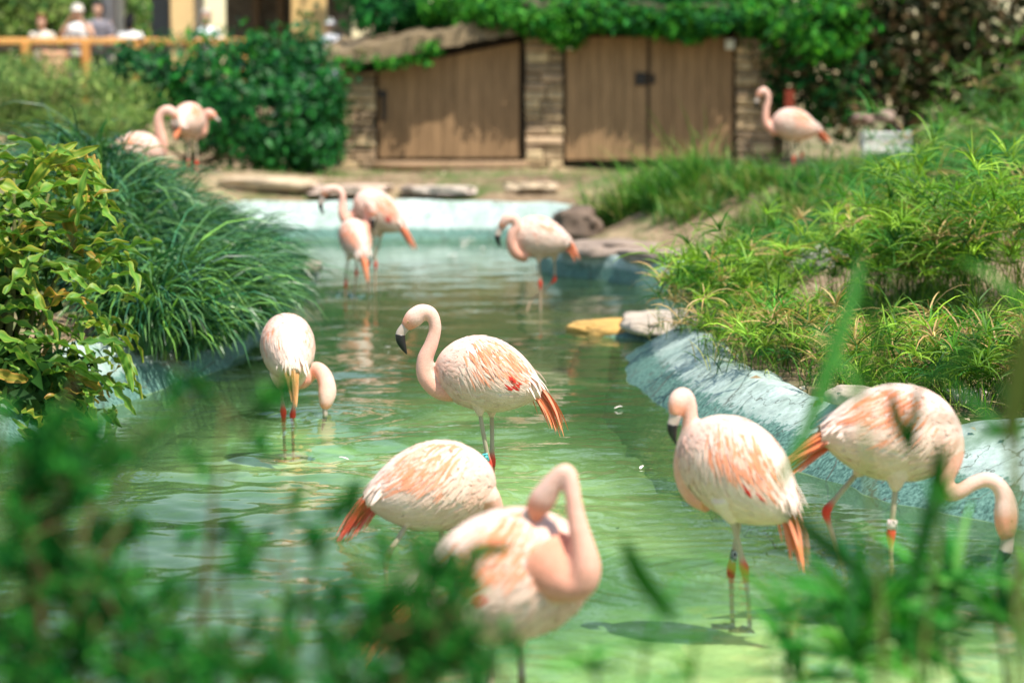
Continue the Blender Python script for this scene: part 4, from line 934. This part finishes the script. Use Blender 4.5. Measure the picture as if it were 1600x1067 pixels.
# ================================================================== rocks
def rock(label, c, r, col, seed, flat=.0, cat='rock', rot=0.0, group='rocks along the pool'):
    bm = bmesh.new(); bmesh.ops.create_icosphere(bm, subdivisions=4, radius=1.0)
    for v in bm.verts:
        n = v.co.normalized(); q = n * 1.0
        f = 1 + .30 * mnoise.noise(Vector(q * 1.3) + Vector((seed * 7.1, 0, 0))) + .14 * mnoise.noise(Vector(q * 3.1) + Vector((0, seed * 3.3, 0))) + .05 * mnoise.noise(Vector(q * 9) + Vector((0, 0, seed)))
        e = Vector((math.copysign(abs(n.x) ** .75, n.x), math.copysign(abs(n.y) ** .75, n.y), math.copysign(abs(n.z) ** (.75 - .3 * flat), n.z))) * f
        x, y = e.x * math.cos(rot) - e.y * math.sin(rot), e.x * math.sin(rot) + e.y * math.cos(rot)
        v.co = Vector((x * r[0], y * r[1], e.z * r[2]))
    me = bpy.data.meshes.new('rock'); bm.to_mesh(me); bm.free()
    a = me.attributes.new('Col', 'FLOAT_COLOR', 'POINT'); a.data.foreach_set('color', np.tile(np.array([*col, 1], np.float32), len(me.vertices)))
    for p in me.polygons: p.use_smooth = True
    me.materials.append(STONE); o = bpy.data.objects.new('rock', me); COL.objects.link(o); o.location = c; tag(o, label, cat, group); return o
GREYB = (.26, .20, .16); TAN = (.44, .34, .23); PALEST = (.42, .35, .28); DARKB = (.14, .10, .075)
rock('dark rounded boulder at the far corner beside the flamingo with the lifted leg', wp(902, 352, 26.6), (.26, .3, .20), DARKB, 1)
rock('long flat brown ledge stone overhanging the teal wall', wp(965, 388, 25.3), (.62, .6, .085), GREYB, 2, 1, rot=.35)
rock('wide flat ledge stone right of the first, under the sedge', wp(1075, 403, 24.1), (.55, .6, .085), (.30, .23, .19), 3, 1, rot=.5)
rock('pale flat slab at the waters edge below the sedge clump', wp(1062, 504, 18.7), (.46, .7, .065), PALEST, 4, 1, rot=.2)
rock('low ochre rock just breaking the surface left of the pale slab', wp(958, 514, 19.0), (.32, .42, .06), (.50, .30, .09), 5, 1)
rock('grey round boulder behind the sedge in the right bank', wp(1290, 415, 19.2), (.26, .26, .14), (.36, .32, .29), 6)
rock('small pale stone jutting from the left bank beside the grass', wp(478, 416, 23.4), (.15, .3, .05), PALEST, 7, 1)
rock('grey stone under the small pale stone on the left bank', wp(468, 436, 23.5), (.17, .3, .10), (.38, .36, .33), 8)
rock('flat tan kerb stone on the far edge, leftmost', wp(420, 288, 33.6), (.75, .45, .09), TAN, 9, 1)
rock('flat pinkish kerb stone behind the far pair of flamingos', wp(545, 296, 33.3), (.55, .35, .07), (.46, .34, .27), 10, 1)
rock('flat grey kerb stone at the middle of the far edge', wp(690, 297, 33.3), (.48, .32, .06), (.46, .38, .32), 11, 1)
rock('flat tan kerb stone before the middle pillar of the shed', wp(830, 292, 33.6), (.38, .3, .06), TAN, 12, 1)
rock('small dark stone between two flat kerb stones', wp(640, 297, 33.2), (.12, .14, .06), GREYB, 13)
rock('pinkish heap stone under the thicket, left', wp(1348, 186, 34.5), (.16, .2, .08), (.22, .15, .12), 14)
rock('pinkish heap stone under the thicket, right and larger', wp(1382, 182, 34.3), (.12, .2, .09), (.26, .19, .15), 15)
rock('flat pale stone behind the feeding flamingos back', wp(1335, 618, 11.9), (.13, .16, .04), PALEST, 16, 1)
rock('pale stone half buried right of the feeding flamingos shoulder', wp(1512, 622, 12.2), (.12, .16, .05), (.5, .44, .38), 17, 1)
rock('tan stone lying in the middle of the sedge clump', wp(1255, 520, 16.6), (.16, .22, .07), (.46, .35, .26), 18, 1)
# ---- white slatted crate, rust red post
c = P(1384, 225, 30.5); gz = ground_z(c[0], c[1])
crt = empty('crate', (c[0], c[1], gz), 'weathered white slatted crate lying on the right bank', 'crate')
for k in range(4):
    g = Geo(); z0 = c[2] - .15 + k * .078; sh = .02 * k
    g.box((c[0] - .30 + sh * .4, c[1] - .15 + sh, z0), (c[0] + .30 - sh * .3, c[1] - .13 + sh, z0 + .066), np.array((.62, .63, .60)) * random.uniform(.85, 1.1), .004, .006); piece('slat', g, WOOD, crt)
for xx in (-.29, .27):
    g = Geo(); g.box((c[0] + xx, c[1] - .12, gz - .05), (c[0] + xx + .03, c[1] + .25, c[2] + .16), (.5, .5, .47), 0, .006); piece('side_panel', g, WOOD, crt)
g = Geo(); g.box((c[0] - .26, c[1] - .10, c[2] + .12), (c[0] + .26, c[1] + .25, c[2] + .14), (.66, .67, .64)); piece('lid', g, WOOD, crt)
c = P(1233, 156, 34.5); bd = empty('marker_board', (c[0], c[1], ground_z(c[0], c[1])), 'small rust red board on a dark stake behind the upright flamingo', 'sign')
g = Geo(); g.box((c[0] - .07, c[1] - .03, c[2] - .16), (c[0] + .07, c[1], c[2] + .13), (.17, .032, .016), 0, .01); piece('board', g, WOOD, bd)
g = Geo(); g.box((c[0] - .025, c[1] + .004, ground_z(c[0], c[1]) - .05), (c[0] + .025, c[1] + .05, c[2] + .08), (.035, .025, .018), 0, .008); piece('stake', g, WOOD, bd)

# ================================================================== grasses
def nrmz(n, s): return rng.normal(0, s, n)
def on_ground(x, y):
    return plant_z(np.asarray(x, float), np.asarray(y, float))
MONDO = [(.012, .07, .035), (.022, .10, .042), (.007, .042, .024), (.05, .14, .055), (.075, .18, .055)]
def arching(label, cx, cy, rx, ry, n, L, W, cols, name='grass_mound', bias=(0.7, -0.5), cat='grass', tops=.12):
    root = empty(name, (cx, cy, ground_z(cx, cy)), label, cat)
    r = np.sqrt(rng.random(n)); a = rng.random(n) * 6.283; x = cx + r * np.cos(a) * rx; y = cy + r * np.sin(a) * ry
    z, d = on_ground(x, y); ok = z > -.3; x, y, z, a, r = x[ok], y[ok], z[ok], a[ok], r[ok]; n = len(x)
    # tufts: blades of one tuft share a root
    k = max(20, n // 22); ti = rng.integers(0, n, k); near = ti[rng.integers(0, k, n)]
    x = x[near] + nrmz(n, .03); y = y[near] + nrmz(n, .03); z = z[near]; r_ = r[near]; a_ = a[near]
    az = np.arctan2(np.sin(a_) * r_ + bias[1] * .6 + nrmz(n, .55), np.cos(a_) * r_ + bias[0] * .6 + nrmz(n, .55))
    g = Geo(); col = pal(n, cols, .28)
    blades(g, np.column_stack([x, y, z]), az, np.radians(rng.uniform(48, 86, n)), L * np.exp(nrmz(n, .22)), W * np.exp(nrmz(n, .2)), np.radians(rng.uniform(85, 165, n)), 6, col, col * np.array((1.5, 1.35, 1.1)), .5)
    o = g.build('blades', GRASSY, root); o['kind'] = 'stuff'; return root
arching('big mound of dark arching grass hanging over the left edge of the pool', -2.55, 18.0, .74, 2.2, 6800, .56, .021, MONDO, bias=(.5, -.5))
arching('crest of arching grass at the back of the left mound', -3.0, 19.6, .8, 1.6, 3200, .62, .020, MONDO, bias=(.4, -.3))
arching('front skirt of long arching blades trailing to the water on the left', -2.2, 15.9, .40, .95, 2300, .66, .021, MONDO + [(.12, .27, .05)], bias=(.9, -.7))
arching('trailing fringe of blades along the left waterline', -1.98, 17.0, .20, 1.8, 1900, .50, .020, MONDO, bias=(1.0, -.5))
arching('grass tufts along the left bank beyond the mound', -2.75, 23.0, .7, 1.6, 1800, .40, .012, MONDO)

# ---- wavy strap leaf plant on the left: every leaf its own piece
def strap_leaf(seed):
    r_ = np.random.default_rng(seed); n = 28; t = np.linspace(0, 1, n); Lf = 1.0
    bend = r_.uniform(.5, 1.5); e = r_.uniform(.2, .5) - bend * t; x = np.concatenate([[0], np.cumsum(np.cos(e[:-1]) / (n - 1))]); z = np.concatenate([[0], np.cumsum(np.sin(e[:-1]) / (n - 1))])
    sw = .06 * np.sin(t * 3 + r_.random() * 6)
    wd = .088 * (np.minimum(1, .25 + 2.2 * t) * np.clip(1 - t ** 4, 0, 1) ** .7); wd[-1] = .008
    V = []; C = []
    ph = r_.random(2) * 6.28; fq = r_.uniform(2.2, 4.2)
    for i in range(n):
        up_ = np.array((-math.sin(e[i]), 0, math.cos(e[i]))); c0 = np.array((x[i], sw[i], z[i]))
        for j, a in enumerate((-1, -.5, 0, .5, 1)):
            wave = .055 * abs(a) ** 1.5 * math.sin(fq * 2 * math.pi * t[i] + ph[0 if a < 0 else 1]) * math.sin(math.pi * min(1, t[i] + .1))
            V.append(c0 + np.array((0, a * wd[i], 0)) + up_ * (wave + .035 * abs(a)))
            C.append((.24, .30, .05) if abs(a) == 1 else ((.15, .28, .035) if a == 0 else (.085, .215, .026)))
    k = np.arange(n - 1)[:, None] * 5; a = np.arange(4)[None]; Q = np.stack([k + a, k + a + 1, k + a + 6, k + a + 5], -1).reshape(-1, 4)
    C = np.array(C) * r_.uniform(.75, 1.25) * np.array((.88, .90, .9)); 
    if seed % 4 == 0: C = C * np.array((1.5, 1.05, .9))
    if seed == 5: C = C * np.array((2.2, .9, 1.2))
    if seed in (2, 7): C = C * np.array((.6, .75, .8))
    return mesh_np('leaf', np.array(V), Q, LEAF_GLOSS, C)
LV = [strap_leaf(s) for s in range(12)]
wl = empty('strap_leaf_plant', (-2.85, 13.3, .35), 'large plant with wavy yellow green strap leaves on the left bank', 'plant')
from mathutils import Matrix
cnt = 0
for k in range(298):
    # leaves spring from crowns stacked up the bank and reach out to the light
    px = 270 * (random.random() ** 1.25) - 40; py = random.uniform(225, 690)
    if px > 120 + 130 * min(1, (py - 200) / 200) - max(0, py - 520) * .35: px *= .6
    Yl = 13.4 - .8 * random.random() + (640 - py) / 640 * .9
    tip = P(px, py, Yl); az = random.gauss(-.25, .75); el = random.gauss(.05, .35) - (py - 420) / 620
    Ls = random.uniform(.22, .48); m4 = Matrix.Rotation(az, 4, 'Z') @ Matrix.Rotation(-el, 4, 'Y') @ Matrix.Rotation(random.gauss(0, .6), 4, 'X')
    o = bpy.data.objects.new('leaf', LV[k % 12]); COL.objects.link(o); o.parent = wl
    d = m4.to_3x3() @ Vector((Ls, 0, 0)); b = Vector(tip) - d * .75
    o.matrix_local = Matrix.Translation(b - Vector(wl.location)) @ m4 @ Matrix.Scale(Ls, 4)
sg = Geo()
for k in range(12):
    e = P(random.uniform(-40, 120), random.uniform(260, 560), 13.4); b = np.array((-2.85, 13.5, .3)) + rng.normal(0, .12, 3) * (1, 1, 0); tube(sg, [b, (b + e) / 2 + rng.normal(0, .05, 3), e], [.022, .016, .008], (.13, .14, .05), 6)
sg.build('stem', BARK, wl)['kind'] = 'stuff'
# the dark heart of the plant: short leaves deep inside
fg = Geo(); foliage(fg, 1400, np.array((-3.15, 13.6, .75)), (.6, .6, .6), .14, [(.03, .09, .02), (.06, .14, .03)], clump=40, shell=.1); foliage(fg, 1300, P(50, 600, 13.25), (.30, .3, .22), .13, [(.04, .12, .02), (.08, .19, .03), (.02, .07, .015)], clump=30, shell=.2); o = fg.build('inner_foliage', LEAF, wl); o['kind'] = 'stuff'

# ---- umbrella sedge
SEDGE = [(.075, .20, .016), (.035, .14, .016), (.17, .29, .025), (.012, .07, .012), (.18, .31, .035)]
DRYC = [(.42, .32, .15), (.30, .20, .09)]
def sedge(g, x, y, z, n_leaf, hgt, L, W, cols, dry=.06):
    n = len(x); az = rng.random(n) * 6.283; el = np.radians(rng.uniform(58, 88, n)); dr = np.radians(rng.uniform(5, 35, n)); hg = hgt * np.exp(nrmz(n, .25))
    c = pal(n, cols, .25); b = np.column_stack([x, y, z])
    blades(g, b, az, el, hg, .006, dr, 4, c * .7, c * .8, .8)
    # end of each stem
    t = np.linspace(0, 1, 5); e = el[:, None] - dr[:, None] * t[None] ** 1.3; st = hg / 4
    hx = np.sum(np.cos(e[:, :-1]), 1) * st; hz = np.sum(np.sin(e[:, :-1]), 1) * st
    tip = b + np.stack([np.cos(az) * hx, np.sin(az) * hx, hz], -1)
    tp = np.repeat(tip, n_leaf, 0); N = len(tp); a2 = rng.random(N) * 6.283; e2 = np.radians(rng.uniform(-5, 65, N))
    isd = np.repeat(rng.random(n) < dry, n_leaf)[:, None]
    cc = np.repeat(c, n_leaf, 0) * np.exp(nrmz((N, 1), .18)); cc = np.where(isd, pal(N, DRYC, .2), cc)
    blades(g, tp, a2, e2, L * np.exp(nrmz(N, .3)), W, np.radians(rng.uniform(25, 95, N)), 4, cc, cc * np.array((1.35, 1.25, 1.1)), .6)
def sedge_clump(label, cx, cy, rx, ry, n, hgt, L, W=.0075, nl=13, cols=SEDGE, dry=.06, low=200):
    root = empty('umbrella_sedge', (cx, cy, ground_z(cx, cy)), label, 'sedge', 'umbrella sedge on the right bank')
    r = np.sqrt(rng.random(n)); a = rng.random(n) * 6.283; x = cx + r * np.cos(a) * rx; y = cy + r * np.sin(a) * ry; z, d = on_ground(x, y); ok = (z > -.3) & (d > .32)
    g = Geo(); sedge(g, x[ok], y[ok], z[ok] - .02, nl, hgt, L, W, cols, dry)
    m_ = low; r = np.sqrt(rng.random(m_)); a = rng.random(m_) * 6.283; x = cx + r * np.cos(a) * rx * 1.1; y = cy + r * np.sin(a) * ry * 1.1; z, d = on_ground(x, y); ok = z > -.3; m_ = ok.sum()
    cc = pal(m_, SEDGE[:4] + DRYC[:1], .25); blades(g, np.column_stack([x[ok], y[ok], z[ok]]), rng.random(m_) * 6.28, np.radians(rng.uniform(20, 85, m_)), .22, .007, np.radians(rng.uniform(20, 110, m_)), 4, cc, cc * 1.3, .5)
    o = g.build('blades', BLADE, root); o['kind'] = 'stuff'; return root
sedge_clump('bushy sedge clump overhanging the pale slab and concrete bank', 1.45, 16.5, .48, .9, 280, .40, .18, W=.0105, nl=13, low=220)
sedge_clump('low sedge clump trailing over the concrete slope behind the looking left flamingo', 1.52, 14.3, .40, 1.0, 230, .26, .16, W=.009, low=220, dry=.2)
sedge_clump('dense sedge mass in the middle of the right bank', 2.65, 16.4, .5, 1.1, 300, .48, .19, W=.0105, nl=13, low=220)
sedge_clump('tall sedge mass at the right edge of the bank', 3.05, 15.6, .55, 1.2, 330, .66, .21, W=.011, nl=13, low=220)
sedge_clump('sedge spreading just behind the feeding flamingo', 2.1, 12.9, .5, .8, 210, .24, .16, W=.009, low=350, dry=.25)
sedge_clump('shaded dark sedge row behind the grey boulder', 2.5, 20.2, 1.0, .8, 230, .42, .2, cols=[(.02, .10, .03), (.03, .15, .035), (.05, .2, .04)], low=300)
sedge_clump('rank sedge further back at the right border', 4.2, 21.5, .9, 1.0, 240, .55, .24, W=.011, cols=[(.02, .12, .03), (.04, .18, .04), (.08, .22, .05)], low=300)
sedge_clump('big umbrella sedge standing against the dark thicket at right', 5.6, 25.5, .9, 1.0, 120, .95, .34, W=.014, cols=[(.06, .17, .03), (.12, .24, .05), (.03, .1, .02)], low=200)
sedge_clump('sedge thicket beside the white crate', 5.4, 28.0, .6, .9, 110, .42, .26, W=.012, cols=[(.06, .17, .03), (.12, .24, .05)], low=250)
sedge_clump('loose sedge at the front right corner of the bank', 2.62, 12.0, .45, .6, 190, .28, .18, W=.011, low=500, dry=.12)
def tuft(label, cx, cy, rx, ry, n, L, W, cols, cat='grass'):
    root = empty('grass_tuft', (cx, cy, ground_z(cx, cy)), label, cat, 'grass tufts on the far bank')
    r = np.sqrt(rng.random(n)); a = rng.random(n) * 6.283; k = max(8, n // 30); sel = rng.integers(0, k, n)
    x = cx + (r * np.cos(a))[sel] * rx + nrmz(n, .04); y = cy + (r * np.sin(a))[sel] * ry + nrmz(n, .04); z, d = on_ground(x, y); ok = z > -.3; m_ = ok.sum(); g = Geo(); cc = pal(m_, cols, .3)
    blades(g, np.column_stack([x[ok], y[ok], z[ok]]), rng.random(m_) * 6.28, np.radians(rng.uniform(45, 88, m_)), L * np.exp(nrmz(m_, .3)), W, np.radians(rng.uniform(10, 110, m_)), 4, cc, cc * np.array((1.6, 1.35, 1.2)), .5)
    o = g.build('blades', BLADE, root); o['kind'] = 'stuff'
GR = [(.022, .13, .014), (.05, .18, .02), (.010, .06, .012), (.10, .21, .04), (.20, .20, .07)]
tuft('bright grass tuft on the far bank behind the dark boulder', 1.25, 27.6, .42, .6, 1500, .46, .014, GR)
tuft('grass tuft in front of the double doors', 1.9, 27.6, .4, .6, 1200, .44, .014, GR)
tuft('grass below the walking flamingo', 3.0, 25.6, .6, .5, 600, .14, .014, GR)
tuft('grass growing over the flat ledge stones', 2.2, 25.6, .7, .5, 1000, .28, .013, GR)
tuft('grass behind the ledge stones towards the sedge', 2.7, 23.6, .7, .7, 1100, .34, .013, GR)
tuft('tall dark tuft standing over the ledge stones', 1.75, 26.4, .35, .4, 900, .46, .014, GR[:4])
tuft('dark grass clump on the slope below the white crate', 3.3, 24.4, .6, .5, 1200, .30, .014, GR[:3])
tuft('dark grass clump at the top of the slope beside the walking flamingo', 2.4, 26.4, .4, .4, 700, .24, .014, GR[:3])
tuft('grass between the walking flamingo and the white crate', 4.0, 28.0, .4, .6, 450, .30, .014, GR)
# sparse low grass over the lawn-like far edge and the litter on the right bank
n = 16000; x = rng.uniform(-5.2, 6.4, n); y = rng.uniform(21, 37.5, n); z, d = on_ground(x, y)
pt = np.sin(x * 1.3 + y * .7) + np.sin(y * 1.9 - x * .8) + nrmz(n, .5); ok = (z > -.3) & (pt > .1) & (d > .5); m_ = ok.sum(); cc = pal(m_, GR, .3); g = Geo()
blades(g, np.column_stack([x[ok], y[ok], z[ok] - .01]), rng.random(m_) * 6.28, np.radians(rng.uniform(30, 88, m_)), rng.uniform(.05, .14, m_), .009, np.radians(rng.uniform(10, 80, m_)), 3, cc, cc * 1.3, .5)
tag(g.build('grass', BLADE), 'short patchy grass on the banks round the pool', 'grass', kind='stuff')
n = 7000; x = rng.uniform(-5.2, 6.4, n); y = rng.uniform(9, 36, n); z, d = on_ground(x, y); ok = (z > -.3) & (d > .35); m_ = ok.sum(); g = Geo()
leaves(g, np.column_stack([x[ok], y[ok], z[ok] + .012]), rdir(m_) * (1, 1, .25), unit(rng.normal(0, .35, (m_, 3)) + (0, 0, 1)), rng.uniform(.03, .09, m_), rng.uniform(.012, .04, m_), pal(m_, [(.42, .33, .2), (.26, .17, .09), (.55, .46, .33), (.14, .09, .05)], .25))
tag(g.build('leaf_litter', LEAF), 'dry leaf litter scattered over the banks', 'leaf litter', kind='stuff')
# feathery pale shrubs left of the ivy
shrub('feathery_shrub', 'pale feathery shrub on the slope under the railing at left', 'shrub', (-7.2, 34, .9), [
    (3600, wp(110, 165, 34), (1.0, .7, .55), .16, PALE, dict(clump=60, wr=.16)), (2600, wp(20, 150, 34.5), (.8, .7, .6), .16, PALE[1:], dict(clump=50, wr=.16)), (1800, wp(170, 195, 33.5), (.6, .6, .35), .14, PALE, dict(clump=30, wr=.16)), (700, wp(10, 112, 36), (.5, .6, .22), .15, [(.05, .17, .04), (.03, .12, .03)], dict(clump=30, wr=.3))])
# ================================================================== foreground, close to the lens
NEEDLE = [(.006, .12, .022), (.014, .19, .022), (.003, .05, .013), (.06, .29, .035)]
def feathery(label, Y, blobs, name='cypress_shrub'):
    """soft sprays on drooping twigs; blobs: (px, py, rx px, ry px, n)"""
    s = Y / FPX; b0 = P(blobs[0][0], 1000, Y); base = np.array((b0[0], Y, ground_z(b0[0], Y)))
    root = empty(name, tuple(base), label, 'shrub', 'shrubs at the near bank'); g = Geo(); sg = Geo()
    for (px, py, rx, ry, n) in blobs:
        c = P(px, py, Y); tw = max(6, n // 60); st = c + rng.normal(0, .45, (tw, 3)) * np.array((rx * s, .22, ry * s)); dirs = unit(rng.normal(0, .6, (tw, 3)) + np.array((.0, -.1, .35)))
        for k in range(tw):
            m_ = 60; t = rng.random(m_); p0 = st[k] + dirs[k] * (t[:, None] * .075); dd = unit(dirs[k] + rng.normal(0, .75, (m_, 3))); cc = pal(m_, NEEDLE, .25) * (1.0 if rng.random() > .05 else 1); leaves(g, p0, dd, rdir(m_), rng.uniform(.018, .038, m_), rng.uniform(.006, .011, m_), cc)
            if k % 3 == 0: tube(sg, [st[k] - dirs[k] * .12 + np.array((0, 0, -.05)), st[k], st[k] + dirs[k] * .15], [.004, .003, .0015], (.10, .08, .03), 5, 3)
        tube(sg, [base + rng.normal(0, .03, 3) * (1, 1, 0), (base + c) / 2 + rng.normal(0, .03, 3), c], [.009, .007, .003], (.10, .08, .03), 6)
    o = g.build('foliage', LEAF, root); o['kind'] = 'stuff'; sg.build('stem', BARK, root)['kind'] = 'stuff'
feathery('blurred feathery green shrub filling the lower left corner', 4.3, [(50, 870, 120, 150, 2600), (140, 730, 130, 60, 1100), (30, 710, 80, 60, 900), (150, 960, 120, 100, 2200), (60, 1030, 130, 80, 1800), (250, 1040, 70, 50, 900)])
feathery('blurred feathery shrub at the bottom, left of the nearest flamingo', 4.1, [(430, 1040, 130, 45, 1200), (330, 1045, 80, 40, 700), (590, 1010, 90, 60, 1400), (665, 950, 80, 70, 1600), (710, 1030, 110, 60, 1800)])
feathery('thin blurred twigs reaching across the water left of centre', 4.6, [(340, 850, 70, 40, 180), (500, 830, 50, 40, 180), (700, 900, 50, 50, 300), (350, 640, 80, 25, 160)])
# near umbrella sedge: single stems with wide whorls
FGC = [(.016, .15, .014), (.03, .21, .018), (.008, .08, .012), (.08, .28, .03)]
def near_sedge(label, Y, heads):
    b0 = P(heads[0][0], 1000, Y); base = np.array((b0[0], Y, ground_z(b0[0], Y))); root = empty('near_sedge', tuple(base), label, 'sedge', 'sedge at the near bank'); g = Geo(); sg = Geo()
    for (px, py, n, L, W, dy) in heads:
        c = P(px, py, Y + dy); f = np.array((c[0] + rng.normal(0, .05), Y + dy, base[2])); tube(sg, [f, (f + c) / 2 + rng.normal(0, .02, 3), c], [.007, .006, .004], (.12, .16, .04), 6)
        cc = pal(n, FGC, .2); blades(g, np.repeat(c[None], n, 0), rng.random(n) * 6.28, np.radians(rng.uniform(-10, 75, n)), L * np.exp(nrmz(n, .2)), W, np.radians(rng.uniform(15, 80, n)), 6, cc, cc * 1.2, .7)
    o = g.build('blades', BLADE, root); o['kind'] = 'stuff'; sg.build('stem', BARK, root)['kind'] = 'stuff'
near_sedge('blurred green umbrella sedge close to the lens at lower right', 5.2, [(1350, 960, 40, .24, .020, 0), (1490, 930, 36, .24, .020, .2), (1330, 1030, 40, .22, .020, -.1), (1560, 970, 40, .24, .020, .1), (1440, 1030, 40, .22, .020, .2), (1620, 960, 20, .2, .020, .3), (1250, 1060, 16, .18, .018, 0), (1230, 960, 14, .16, .018, .2), (1410, 1000, 34, .2, .020, 0)])
near_sedge('blurred sedge whorls reaching up before the feeding flamingo', 4.3, [(1345, 620, 5, .15, .016, 0), (1470, 800, 7, .15, .014, 0), (1575, 680, 10, .2, .016, 0), (1597, 480, 6, .15, .014, .1)])
near_sedge('few blurred grass blades rising at the bottom centre', 4.4, [(1010, 1010, 6, .17, .018, 0), (930, 1050, 8, .12, .014, 0), (1080, 1060, 8, .13, .014, 0)])

# single long blades right before the lens
rb = empty('foreground_grass', tuple(np.array((P(1350, 900, 4.4)[0], 4.4, ground_z(P(1350, 900, 4.4)[0], 4.4)))), 'long blurred single blades crossing in front of the right hand flamingos', 'grass', 'sedge at the near bank')
for k, (pts, wd, Yb, cc) in enumerate((([(1215, 760), (1262, 670), (1300, 560), (1330, 470), (1345, 400)], 26, 4.2, (.05, .22, .03)), ([(1392, 610), (1402, 655), (1426, 712)], 22, 4.6, (.02, .17, .02)), ([(1436, 600), (1428, 650), (1424, 705)], 18, 4.6, (.02, .17, .02)),
        ([(975, 845), (1005, 905), (1058, 972)], 30, 4.3, (.03, .24, .02)), ([(1225, 795), (1290, 850), (1370, 915)], 24, 4.5, (.02, .17, .02)),
        ([(1606, 520), (1590, 600), (1575, 700)], 40, 3.9, (.20, .28, .07)), ([(1470, 690), (1455, 790), (1420, 930)], 22, 4.8, (.02, .15, .02)), ([(1330, 420), (1372, 520), (1385, 610)], 18, 4.4, (.05, .2, .03)), ([(1540, 500), (1500, 560), (1440, 600)], 16, 4.4, (.06, .22, .04)))):
    p_ = np.array([P(a, b, Yb + .04 * j) for j, (a, b) in enumerate(pts)]); q = cr(p_, 6); T_ = unit(np.gradient(q, axis=0)); S2 = unit(np.cross(T_, np.array((.25, 1.0, .1)))); N2 = np.cross(S2, T_); t = np.linspace(0, 1, len(q)); hw = wd * Yb / FPX * .5 * np.sqrt(np.clip(np.sin(math.pi * (.06 + .92 * t)), 0, 1))
    V = np.stack([q - S2 * hw[:, None], q + N2 * hw[:, None] * .3, q + S2 * hw[:, None], q - N2 * .001 + N2 * hw[:, None] * .25], 1).reshape(-1, 3); i_ = np.arange(len(q) - 1)[:, None] * 4; j_ = np.arange(4)[None]
    Q = np.stack([i_ + j_, i_ + (j_ + 1) % 4, i_ + 4 + (j_ + 1) % 4, i_ + 4 + j_], -1).reshape(-1, 4); g = Geo(); g.add(V, Q, None, cc); g.build('blade', BLADE, rb)

# feathers shed on the water and one on the far kerb
fm = Geo(); t = np.linspace(0, 1, 7); qx = t * .07; qw = .011 * np.sqrt(np.clip(np.sin(math.pi * (.04 + .94 * t)), 0, 1)); qz = .012 * np.sin(t * 2.2)
V = np.stack([np.stack([qx, -qw, qz], -1), np.stack([qx, qw * 0, qz + .003], -1), np.stack([qx, qw, qz], -1)], 1).reshape(-1, 3); i_ = np.arange(6)[:, None] * 3; j_ = np.arange(2)[None]
fme = mesh_np('feather', V, np.stack([i_ + j_, i_ + j_ + 1, i_ + j_ + 4, i_ + j_ + 3], -1).reshape(-1, 4), FEATHER, np.tile((.86, .80, .76), (len(V), 1)))
FL = {5: 'white feather floating between the back turned flamingo and the central one', 6: 'white feather floating left of the looking left flamingos neck', 7: 'white feather afloat beside the looking left flamingos breast', 8: 'white feather floating behind the scarlet tailed flamingo'}
for k, (px, py) in enumerate(((733, 378), (742, 376), (721, 384), (757, 390), (700, 402), (600, 545), (960, 640), (1000, 735), (545, 720))):
    u = (px - 800) / FPX; v = (533.5 - py) / FPX; rz_ = -ST + CT * v; tt_ = -CAM_H / rz_
    o = bpy.data.objects.new('feather', fme); COL.objects.link(o); o.location = (u * tt_, (CT + ST * v) * tt_, .008); o.rotation_euler = (0, 0, random.random() * 6.28); s_ = (1.8 if py < 410 else .8); o.scale = (s_, s_, s_)
    tag(o, FL.get(k, 'tiny white feather floating in the cluster before the far wall'), 'feather', 'feathers floating on the pool')
